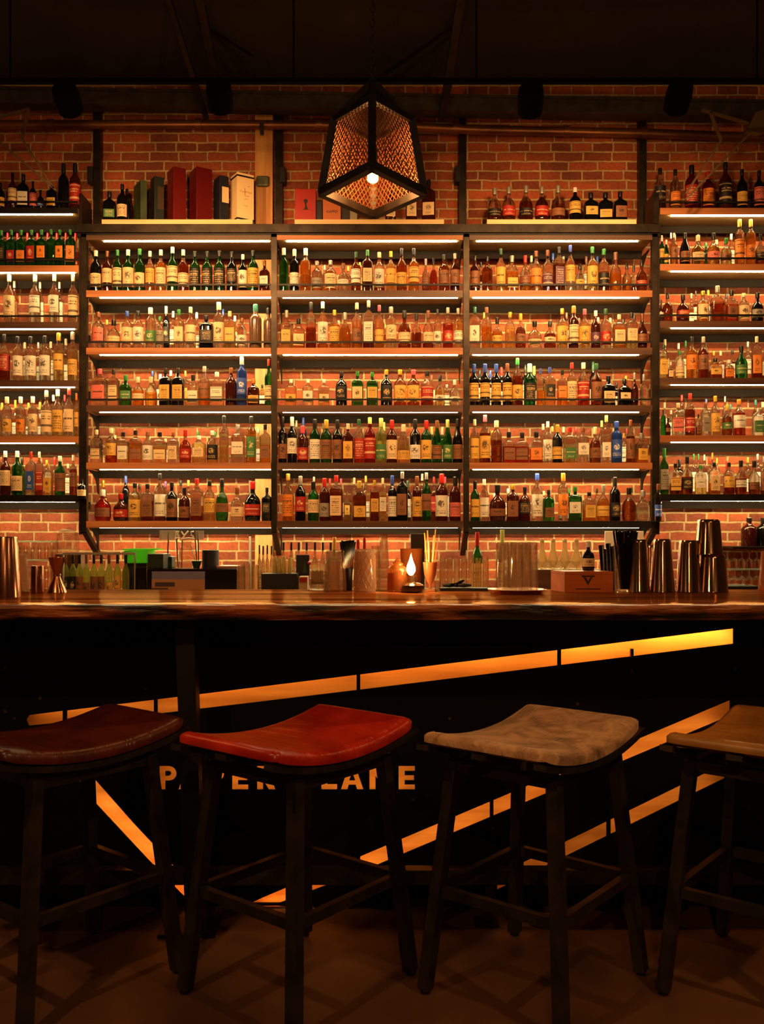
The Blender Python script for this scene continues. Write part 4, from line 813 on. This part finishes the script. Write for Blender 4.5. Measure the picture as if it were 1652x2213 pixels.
MB().box(cx-.05,cx+.05,-.002,-.0012,.012,.0145).build('groove',M['black'],t)
d=3.73; zb=BZ+h+.001
bottle(xw(1272,d),d,zb,27*d/F,zw(1170,d)-zb,'D','k',None,'w','c','small dark bottle with cream cap standing on the wooden box',None,1,0)
# glass of black straws
d=3.68; x=xw(1352,d)
cup('straw_glass','tall clear glass packed with black straws left of the tins','glass',1352,46,50,1176,1280,d,M['clear'],base=BZ)
for k in range(34):
    a=2*pi*k*.618; r=.030*math.sqrt((k+.5)/34); c0=Vector((x+r*.6*cos(a),d+r*.6*sin(a),BZ+.012)); c1=Vector((x+r*1.75*cos(a),d+r*1.4*sin(a),zw(1147,d)+random.uniform(-.006,.004)))
    tag(MB().tube([c0,c1],.0034,6).build('straw',M['blackgloss']),'thin black straw in the tall glass beside the tins','straw','black straws in the tall glass')
for k,(px,y0,dx) in enumerate(((1300,1178,-6),(1308,1186,-3),(1315,1174,0),(1322,1180,3))):
    dd=3.80; a=at(px+6,1272,dd); a.z=BZ; 
    tag(MB().tube([a,at(px,y0,dd),],[.006,.011],8).build('bar_tool',M['blackgloss'],smooth=40),'black bar tool leaning behind the wooden box','tool','black tools behind the box')
# ---- things on the back counter (5.6 m and more from the camera)
D=5.8; s_=D/F
def cyl(name,label,cat,px,w,y0,y1,d,mat,base=None,group=None,taper=1,ht=True):
    z=CZ if base is None else base; h=zw(y0,d)-z; r=w*d/F/2
    return tag(MB().lathe([(r*taper,0),(r*taper,.002),(r,h-.002),(r*.97,h)],20).build(name,mat,loc=(xw(px,d),d,z+.0005),smooth=35),label,cat,group)
def bx(name,label,cat,px0,px1,y0,d,dp,mat,base=None,y1=None):
    z=CZ if base is None else base
    return tag(bevel(MB().box(xw(px0,d),xw(px1,d),d,d+dp,z+.0005,zw(y0,d)).build(name,mat),.003),label,cat)
reg=bx('register_cabinet','black cabinet with a blue-grey screen below the left bay','cabinet',318,512,1229,5.62,.34,M['blackgloss'])
RZ=zw(1229,5.62)
sc=thing('screen','grey-blue reflective screen on the black cabinet front','screen',(xw(386,5.61),5.612,0))
x0,x1=xw(328,5.61)-xw(386,5.61),xw(443,5.61)-xw(386,5.61); za,zb=zw(1285,5.61),zw(1235,5.61)
MB().box(x0,x1,0,.006,za,zb).build('glass_face',prin('screen_blue',srgb(120,120,160),.2),sc)
MB().box(x0,x1,-.002,-.0005,za,za+(zb-za)*.66).build('shelf_image',prin('screen_brown',srgb(176,126,90),.25),sc)
MB().box(x0+.02,x0+.14,-.004,-.0025,za+.05,za+.075).box(x0,x0+.10,-.004,-.0025,za+.03,za+.04).build('drawer_image',prin('screen_dark',srgb(66,58,70),.25),sc)
gm=glass('green_plastic',(.16,.75,.08),.2,.55)
gt=bx('green_tub','bright green translucent plastic tub with rim left of the black cabinet','tub',268,317,1190,5.75,.22,gm,base=zw(1217,5.75))
bx('tub_stand','black stand under the bright green tub','stand',270,316,1218,5.76,.2,M['black'])
bx('tub_lid',None,None,264,334,1186,5.72,.22,gm,base=zw(1190,5.72)+.002).parent=gt
bx('dark_green_bin','dark green bin on the left end of the black cabinet','bin',319,353,1197,5.66,.2,prin('dark_green',srgb(14,34,14),.5),base=RZ)
bx('dark_green_tray','low dark green tray beside the dark bin','tray',354,372,1203,5.80,.1,prin('dark_green2',srgb(24,44,14),.5),base=RZ)
# water drip stand: glass bowl on metal legs with white lettered tag
t=thing('drip_stand','tall metal-legged glass drip stand with white lettering on top','stand',(xw(395,5.78),5.78,RZ+.0005)); X=lambda px:xw(px,5.78)-xw(395,5.78); Z=lambda py:zw(py,5.78)-RZ
for xa,xb in ((365,360),(381,384),(394,393),(421,426),(428,430)): MB().tube([(X(xa),0,Z(1150)),(X(xb),random.uniform(-.03,.03),.001)],.004,6).build('leg',M['galv'],t)
MB().lathe([(24*s_,0),(25*s_,.004),(20*s_,.09),(11*s_,.14),(10*s_,.165)],24).build('glass_bowl',M['clear'],t,smooth=50,loc=(X(404),0,0.001))
MB().box(X(349),X(381),-.05,.05,Z(1166),Z(1146)).build('top_tank',glass('grey_tank',(.6,.5,.4),.3,.3),t); MB().box(X(426),X(438),-.05,.05,Z(1166),Z(1147)).build('top_tank',glass('grey_tank2',(.6,.5,.4),.3,.3),t)
b=MB()
for st in ([(383,1166),(386,1150),(391,1148),(388,1156),(392,1162),(384,1164)],[(396,1149),(402,1157),(399,1165)],[(411,1148),(403,1157),(397,1166)],[(398,1165),(412,1163),(425,1165)],[(423,1149),(417,1150),(418,1157),(424,1160),(415,1165)]):
    b.tube([(X(x_),-.055,Z(y_)) for x_,y_ in st],.0055,5)
b.build('white_lettering',M['white'],t)
cyl('black_pot','black cylindrical pot on the black cabinet','pot',455,36,1189,1226,5.75,M['black'],base=RZ)
cyl('green_dish','small shallow green dish left of the black pot','dish',425,22,1212,1220,5.70,prin('dish_green',srgb(24,60,34),.3),base=RZ,taper=.6)
bx('pink_tray','flat pinkish tray right of the black pot','tray',468,512,1223,5.66,.2,prin('pinkish',srgb(170,110,84),.5),base=RZ)
for px,w_,lab in ((522,20,'fluted clear tumbler just right of the black cabinet'),(534,18,'clear tumbler second right of the black cabinet'),(552,20,'fluted clear tumbler before the timber post')):
    cup('tumbler',lab,'glass',px,w_,w_*.8,1220 if px!=534 else 1216,1272,5.6 if px!=534 else 5.75,M['clear'],inv=True,base=CZ+.02 if False else CZ)
# row of olive bottles in a rack at the left
for i in range(9):
    px=[142,158,172,187,203,219,236,254,272][i]; d=5.72+(i%2)*.02
    bottle(xw(px,d),d,CZ,15.5*d/F,zw(1197,d)-CZ,'W','o',None,'k' if i%3 else 'n',['k','k','n','n','n','n','y','y',None][i],f'olive wine bottle, {ORD[i]} from left, low row left of the green tub','olive bottles on the back counter',1,0)
t=thing('bottle_rail','pale horizontal rail above the olive bottle row','rail',(0,5.68,0))
MB().box(xw(136,5.68),xw(293,5.68),-.01,.01,zw(1199,5.68),zw(1194,5.68)).build('rail_bar',M['conduit'],t)
MB().box(xw(136,5.68),xw(138,5.68),-.01,.01,CZ+.001,zw(1199,5.68)).box(xw(291,5.68),xw(293,5.68),-.01,.01,CZ+.001,zw(1199,5.68)).build('rail_leg',M['conduit'],t)
bx('counter_caddy','black low caddy by the olive bottles','caddy',293,316,1226,5.70,.2,M['blackgloss'])
# glass tower and dome at far left
t=thing('glass_shelf','two-tier clear glass stand with upturned tumblers at the far left','stand',(xw(80,5.9),5.9,CZ+.0005))
for y_ in (1172,1212): MB().box(xw(38,5.9)-xw(80,5.9),xw(118,5.9)-xw(80,5.9),-.06,.06,zw(y_,5.9)-CZ,zw(y_,5.9)-CZ+.008).build('tier',glass('green_edge_glass',(.75,.92,.78),.4,.15),t)
for dx in (-.118,.108):
    MB().box(dx,dx+.006,-.06,.06,0,zw(1172,5.9)-CZ).build('side_panel',M['clear'],t)
for tier,(ya,yb) in enumerate(((1178,1211),(1222,1275))):
    for i in range(5):
        px=48+15*i; base=zw(1212,5.9)+.010 if tier==0 else CZ
        cup('tumbler',f'clear tumbler, {ORD[i]} from left, {"upper" if tier==0 else "lower"} tier of the glass stand','glass',px,13,11,ya,yb,5.9,M['clear'],'tumblers on the glass stand',inv=True,base=base)
tag(MB().lathe([(25*s_,0),(25*s_,.003),(25*s_,.09),(22*s_,.125),(15*s_,.15),(6*s_,.162),(.001,.165)],32).build('glass_cloche',glass('cloche',(.95,.95,.92),.75),loc=(xw(146,5.9),5.9,zw(1196,5.9)),smooth=60),'clear glass dome left of the left bay bracket','dome')
bx('cloche_stand','dark stand under the clear glass dome','stand',119,173,1197,5.8,.18,M['shelfdark'],base=CZ)
# speed-pour bottles behind the middle
for i,px in enumerate((613,630,646,663,681,698,715)):
    d=6.0; bottle(xw(px,d),d,CZ,15*d/F,zw(1172,d)-CZ,'S','c','w' if i%2 else 'y','k',['c','c','w','c','w','c','y'][i],f'clear pourer bottle with black spout, {ORD[i]} from left, low middle row','pourer bottles behind the middle of the bar',0,0)
for i,px in enumerate((561,569,578,587)):
    d=5.85; bottle(xw(px,d),d,CZ,8.2*d/F,zw(1178+i%2*2,d)-CZ,'T','c','y','k','c',f'slim dasher bottle, {ORD[i]} from left, before the timber post','dasher bottles before the timber post',0,0)
bx('menu_stand','black upright menu board with green tree mark behind the bar','board',640,669,1199,5.66,.02,M['black'])
mb=[o for o in bpy.data.objects if o.name=='menu_stand'][0]
tag(MB().prism([(xw(654,5.65),zw(1238,5.65)),(xw(664,5.65),zw(1238,5.65)),(xw(659,5.65),zw(1212,5.65))],5.654,5.658).build('tree_mark',prin('tree_green',srgb(30,70,30),.5),mb))
MB().lathe([(.002,-.012),(.011,-.006),(.013,0),(.011,.006),(.002,.012)],12).build('red_badge',CAPM['r'],mb,loc=(xw(669,5.645),5.645,zw(1217,5.62)),smooth=60)  # loose red ball at the board's edge, only grouped under the board
t=thing('bar_caddy','black bar caddy with small white print at the middle back','caddy',(xw(608,5.55),5.55,0))
MB().box(xw(565,5.55)-xw(608,5.55),xw(643,5.55)-xw(608,5.55),0,.12,CZ+.0005,zw(1240,5.55)).build('caddy_body',M['black'],t)
for i,px in enumerate((594,604,614,627)):
    cup('jar',f'small cloudy jar with pale top, {ORD[i]} of four on the middle caddy','jar',px,10,8,1202+3*(i%2),1238,5.6,prin('cloudy_jar%d'%i,srgb(206,186,120),.35),'pale jars on the middle caddy',base=zw(1240,5.55)+.001,open_=False)
t=bx('napkin_box','small red and white box behind the bar mat','box',646,665,1246,5.5,.1,prin('white_card',srgb(190,160,130),.5)); 
MB().box(xw(647,5.5),xw(664,5.5),5.496,5.4995,zw(1258,5.5),zw(1249,5.5)).build('red_band',CAPM['r'],t)
for k in range(26):
    px=674+(k%13)*2.0; d=3.80+.012*(k//13); 
    tag(MB().tube([at(px,1262,d)*1,at(px,1232+random.uniform(0,3),d)],.0026,5).build('drinking_straw',prin('kraft_straw',srgb(196,150,100),.6) if k==0 else bpy.data.materials['kraft_straw']),'kraft paper straw in the bundle left of the fluted glass','straw','kraft straws behind the fluted glass').location.z+=0
cup('straw_holder','low clear holder for kraft straws','holder',686,34,34,1252,1274,3.808,M['clear'],base=BZ)
for k in range(12):
    a=(k-5.5)/5.5; d=3.80; c0=at(752+a*5,1272,d); c0.z=BZ+.001; tag(MB().tube([c0,at(752+a*16,1166+abs(a)*2+random.uniform(0,3),d)],.0032,6).build('cocktail_pick',M['blackgloss']),'long black pick fanned between the fluted and diamond-cut glasses','pick','black picks between the mixing glasses')
cup('pick_holder','dark short cup holding the fanned black picks','cup',752,20,20,1228,1272,3.80,M['black'],base=BZ)
for px,y_,cp,lab,labc in ((723,1161,'y','gold-capped bottle top behind the fluted glass','y'),(774,1166,'r','lower red-capped bottle behind the diamond-cut glass','c'),(788,1162,'r','taller red-capped bottle behind the diamond-cut glass','y'),(1032,1150,'r','red-capped bottle with yellow label before the right bay upright','y'),(1086,1145,'l','green bottle with lime cap behind the highball tray','c')):
    d=5.95; bottle(xw(px,d),d,CZ,28*d/F*(.62 if px<1000 else .8),zw(y_,d)-CZ,'W','g',None,cp,labc,lab,None,0,0)
# decanter, glasses
cup('decanter','clear stoppered decanter behind the candle holder','decanter',830,30,16,1150,1272,5.9,M['clear'],base=CZ)
cup('carafe','clear faceted carafe left of the dark chair-like board','carafe',812,22,18,1180,1272,5.75,M['clear'],base=CZ)
bx('menu_board','small dark brown board behind the candle','board',888,918,1153,6.1,.02,prin('board_brown',srgb(40,20,12),.5))
for i in range(7):
    px=957+15.5*i; d=5.0 if False else 5.65
    cup('tumbler',f'clear tumbler, {ORD[i]} from left, low row before the right bay upright','glass',px,15,14,1206,1270,d,M['clear'],'tumblers in the row behind the orange goblet',inv=True,base=CZ)
d=3.80; t=thing('bar_mat','black rubber bar mat right of the orange goblet','mat',(xw(1002,d),d,BZ+.0005)); MB().box(-.10,.10,-.04,.04,0,.010).build('mat_body',M['black'],t)
for i,(px,w_) in enumerate(((972,.03),(988,.026),(1004,.024))):
    a=Vector((xw(px,3.8),3.8,BZ+.0215)); tag(MB().tube([a-Vector((.028,.01,0)),a,a+Vector((.028,-.008,.022*(i==1)))],[.006,.010,.005],8).build('strainer',M['galv'] if i!=1 else M['blackgloss'],smooth=40),['silver strainer at the left of the bar mat','black-handled strainer on the bar mat','pale tongs at the right of the bar mat'][i],'strainer')
for i,px in enumerate((1172,1196,1221,1246)):
    d=5.8; z=CZ; s_=d/F; h=zw(1170,d)-zw(1229,d)
    tag(MB().lathe([(9*s_,0),(12*s_,.01),(12.5*s_,.05),(10*s_,.085),(5*s_,.125),(5*s_,.165),(4*s_,.165),(4*s_,.127),(11*s_,.05),(.001,.008)],24).build('carafe',glass('carafe_glass%d'%i,(.96,.82,.55),.4,.25),loc=(xw(px,d),d,zw(1230,d)),smooth=50),f'round clear carafe with pale neck, {ORD[i]} from left, behind the wooden box','carafe','carafes behind the wooden box')
    tag(MB().lathe([(4.4*s_,0),(4.8*s_,.002),(4.8*s_,.024),(4.2*s_,.026)],12).build('cork',CAPM['c'],loc=(xw(px,d),d,zw(1230,d)+.1655),smooth=40),f'pale cork in the {ORD[i]} carafe from left behind the wooden box','cork','corks of the carafes')
bx('carafe_stand','dark slatted stand carrying the round carafes','stand',1160,1300,1231,5.7,.25,M['shelfdark'])
for px0,px1,l in ((1308,1332,'white card panel left behind the black straws'),(1377,1392,'white card panel right behind the black straws')):
    bx('white_card',l,'card',px0,px1,1148,5.9,.01,M['white'],base=CZ)
# stemware and dark bottles at the right end
bx('stemware_shelf','glass-fronted shelf unit with stemware at the right end','shelf unit',1556,1648,1267,5.7,.3,M['black'])
for tier,(ya,yb) in enumerate(((1193,1228),(1230,1266))):
    for i in range(5):
        px=1572+16*i; d=5.8; z=zw(yb,d)+ (0.002 if tier else .004); s_=d/F; hh=zw(ya,d)-zw(yb,d)
        tag(MB().lathe([(7*s_,0),(7.6*s_,hh*.25),(6*s_,hh*.5),(1.2*s_,hh*.6),(1.2*s_,hh*.93),(6.5*s_,hh*.97),(6.5*s_,hh)],18).build('wine_glass',M['clear'],loc=(xw(px,d),d,z),smooth=50),f'upturned stem glass, {ORD[i]} from left, {"upper" if tier==0 else "lower"} tier at the right end','wine glass','stem glasses at the right end')
tag(MB().box(xw(1560,5.8),xw(1648,5.8),5.74,5.88,zw(1230,5.8)-.0035,zw(1230,5.8)+.003).build('glass_tier',glass('tier_glass',(.75,.9,.75),.5,.1)),'thin glass shelf between the two tiers of stem glasses','shelf')
bx('bottle_ledge','pale metal ledge on the brick behind the right dark bottles','ledge',1585,1700,1181,6.3,.348,M['dark_steel'],base=zw(1186,6.3))
d=6.38; zb=zw(1181,6.3)
for px,w_,l in ((1620,34,'dark brown bottle with white shoulder gleam at the right end'),(1652,34,'dark bottle cut by the right picture edge')):
    bottle(xw(px,d),d,zb,w_*d/F,zw(1119,d)-zb,'W' if px>1640 else 'S','n' if px<1640 else 'k',None,'k',None,l,None,0,0)
cup('amber_bottle','brown curved vessel at the right picture edge on the bar','vessel',1662,44,30,1192,1276,3.75,M['amberglass'],inv=True,base=BZ,open_=False)
# ------------------------------------------------------------------ stools
def seat_mesh(hl,hw,th,dip,over=.0,nu=30,nv=20,crown=.006):
    vs=[]; fs=[]
    def zc(u): return dip*abs(u)**2.0
    def pt(u,v,side):
        # u along the length, v across; corners rounded by a superellipse pull
        e=max(abs(u),abs(v)); n=16
        rr=((abs(u)**n+abs(v)**n)**(1/n)) if e>0 else 1
        k=e/rr if rr>0 else 1
        x=u*k*hl; y=v*k*hw; edge=max(0,(e-.90)/.10)
        z=zc(u)+ (th*(1-.45*edge**2.6)+crown*(1-v*v)*(1-u*u) if side else th*.0+.004*edge**2)
        return (x,y,z)
    for side in (1,0):
        for i in range(nu+1):
            for j in range(nv+1):
                u=-cos(pi*i/nu); v=-cos(pi*j/nv); u=u*.75+(-1+2*i/nu)*.25; v=v*.75+(-1+2*j/nv)*.25
                vs.append(pt(u,v,side))
    st=(nu+1)*(nv+1); I=lambda i,j,s=0:s*st+i*(nv+1)+j
    for i in range(nu):
        for j in range(nv):
            fs.append((I(i,j),I(i+1,j),I(i+1,j+1),I(i,j+1))); fs.append((I(i,j,1),I(i,j+1,1),I(i+1,j+1,1),I(i+1,j,1)))
    for i in range(nu): fs.append((I(i,0),I(i,0,1),I(i+1,0,1),I(i+1,0))); fs.append((I(i,nv),I(i+1,nv),I(i+1,nv,1),I(i,nv,1)))
    for j in range(nv): fs.append((I(0,j),I(0,j+1),I(0,j+1,1),I(0,j,1))); fs.append((I(nu,j),I(nu,j,1),I(nu,j+1,1),I(nu,j+1)))
    b=MB(); b.add(vs,fs); return b
def leather(name,c1,c2,rough=.32):
    m,nt,N,L,out=newmat(name); p=N('ShaderNodeBsdfPrincipled'); co=coords(nt)
    n=N('ShaderNodeTexNoise'); n.inputs['Scale'].default_value=9; n.inputs['Detail'].default_value=6; L(co,n.inputs['Vector'])
    L(ramp(nt,n.outputs[0],[(.3,c1),(.68,c2)]),p.inputs['Base Color']); p.inputs['Roughness'].default_value=rough
    w=N('ShaderNodeTexNoise'); w.inputs['Scale'].default_value=1; w.inputs['Detail'].default_value=3; w.inputs['Distortion'].default_value=1.2; L(coords(nt,(16,2.2,3),(0,0,R(18))),w.inputs['Vector'])
    g=N('ShaderNodeTexNoise'); g.inputs['Scale'].default_value=220; L(co,g.inputs['Vector'])
    a=math_(nt,'MULTIPLY_ADD',g.outputs[0],.06,math_(nt,'MULTIPLY',math_(nt,'POWER',w.outputs[0],3),1.6))
    b=N('ShaderNodeBump'); b.inputs['Strength'].default_value=.5; b.inputs['Distance'].default_value=.012; L(a,b.inputs['Height']); L(b.outputs[0],p.inputs['Normal'])
    L(p.outputs[0],out.inputs[0]); return m
def hide_mat():
    m,nt,N,L,out=newmat('cowhide_fur'); p=N('ShaderNodeBsdfPrincipled'); co=coords(nt)
    n=N('ShaderNodeTexNoise'); n.inputs['Scale'].default_value=7; n.inputs['Detail'].default_value=8; n.inputs['Distortion'].default_value=1.6; L(co,n.inputs['Vector'])
    L(ramp(nt,n.outputs[0],[(.30,srgb(70,44,26)),(.44,srgb(140,98,64)),(.6,srgb(196,150,108)),(.75,srgb(150,108,72))]),p.inputs['Base Color'])
    p.inputs['Roughness'].default_value=.75; p.inputs['Sheen Weight'].default_value=.5; p.inputs['Sheen Tint'].default_value=(1,.8,.6,1)
    f=N('ShaderNodeTexNoise'); f.inputs['Scale'].default_value=1; f.inputs['Detail'].default_value=7; L(coords(nt,(38,130,40)),f.inputs['Vector'])
    b=N('ShaderNodeBump'); b.inputs['Strength'].default_value=.8; b.inputs['Distance'].default_value=.008; L(f.outputs[0],b.inputs['Height']); L(b.outputs[0],p.inputs['Normal'])
    L(p.outputs[0],out.inputs[0]); return m
YAW=math.atan2(.393,.318); FL,FW=.2525,.2215                # half footprint along and across
HL,HW=.304,.205; DIP=.046; ZS=.694
seat=seat_mesh(HL,HW,.038,DIP)
def slat(y0,y1,hl=HL+.008):
    b=MB(); n=20
    for i in range(n):
        u0,u1=-1+2*i/n,-1+2*(i+1)/n
        a=Vector((u0*hl,(y0+y1)/2,DIP*u0*u0-.009)); c=Vector((u1*hl,(y0+y1)/2,DIP*u1*u1-.009))
        b.bar(a-(c-a)*.01,c+(c-a)*.01,y1-y0,.016,up=(0,0,1))
    return b
def stool(cx,cy,label,mat,proto=None,yaw=YAW):
    t=thing('bar_stool',label,'stool',(cx,cy,0),yaw,'saddle-seat bar stools at the bar')
    if proto:
        for ch in proto.children:
            c=ch.copy(); COL.objects.link(c); c.parent=t
            if ch.name.startswith('seat_cushion'): c.data=ch.data.copy(); c.data.materials.clear(); c.data.materials.append(mat)
            for g in ch.children: d_=g.copy(); COL.objects.link(d_); d_.parent=c
        return t
    seat.build('seat_cushion',mat,t,smooth=60,loc=(0,0,ZS))
    for y0,y1 in ((-HW-.004,-HW+.034),(-.022,.022),(HW-.034,HW+.004)): slat(y0,y1).build('seat_slat',M['stool_steel'],t,loc=(0,0,ZS))
    k=.74; zt=ZS-.016; P={}
    fr=MB(); a,b_=FL*k,FW*k
    for s1 in (-1,1):
        fr.bar((-a,s1*b_,zt-.022),(a,s1*b_,zt-.022),.022,.032); fr.bar((s1*a,-b_,zt-.016),(s1*a,b_,zt-.016),.022,.032)
        for s2 in (-1,1): fr.bar((s1*a,s2*b_,zt-.03),(s1*a,s2*b_,ZS+DIP*.55-.019),.02,.02)
    fr.build('seat_frame',M['stool_steel'],t)
    for s1 in (-1,1):
        for s2 in (-1,1):
            top=Vector((s1*a,s2*b_,zt-.004)); bot=Vector((s1*FL,s2*FW,.012))
            l_=MB().bar(bot,top,.035,.035,up=(1,0,0)).build('leg',M['stool_steel'],t)
            MB().tube([(bot.x,bot.y,.0005),(bot.x,bot.y,.018)],.014,10).build('rubber_foot',M['black'],l_)
            P[s1,s2]=lambda z,t_=top,b2=bot:b2+(t_-b2)*((z-b2.z)/(t_.z-b2.z))
    z=.298
    for q,r_ in (((-1,-1),(1,-1)),((1,-1),(1,1)),((1,1),(-1,1)),((-1,1),(-1,-1))):
        A=P[q](z); B_=P[r_](z); d_=(B_-A).normalized()*.021
        MB().bar(A+d_,B_-d_,.022,.030).build('footrest_bar',M['stool_steel'],t)
    return t
LE=lambda n,a,b,r=.30:leather(n,srgb(*a),srgb(*b),r)
s0=stool(-.244,2.753,'bar stool with glossy bright red leather saddle seat',LE('red_leather',(150,22,10),(200,48,22)))
stool(-.955,2.765,'bar stool with dark oxblood-brown leather seat, cut by the left edge',LE('oxblood_leather',(58,18,10),(92,32,18),.36),s0)
stool(.457,2.753,'bar stool with mottled brown cowhide fur seat',hide_mat(),s0)
stool(1.150,2.745,'bar stool with smooth golden tan leather seat, cut by the right edge',LE('tan_leather',(128,84,30),(158,108,44),.38),s0)

# ------------------------------------------------------------------ camera and settings
cam=bpy.data.cameras.new('camera'); co=link('camera',cam,None,(0,0,EYE)); co.rotation_euler=(R(90),0,0)
cam.sensor_fit='HORIZONTAL'; cam.sensor_width=24; cam.lens=F/1652*24; cam.shift_y=(HY-1106.5)/1652; cam.clip_start=.05
SC.camera=co
wd=bpy.data.worlds.new('world'); SC.world=wd; wd.use_nodes=True; wd.node_tree.nodes['Background'].inputs[0].default_value=(.9,.5,.25,1); wd.node_tree.nodes['Background'].inputs[1].default_value=.0
SC.view_settings.view_transform='Standard'; SC.view_settings.look='None'; SC.view_settings.gamma=1; SC.view_settings.exposure=EXPO
cy=SC.cycles; cy.max_bounces=9; cy.diffuse_bounces=3; cy.glossy_bounces=3; cy.transmission_bounces=8; cy.transparent_max_bounces=12
cy.caustics_reflective=False; cy.caustics_refractive=False; cy.sample_clamp_indirect=4; cy.use_denoising=True; cy.use_light_tree=True
try: cy.denoiser='OPENIMAGEDENOISE'
except Exception: pass
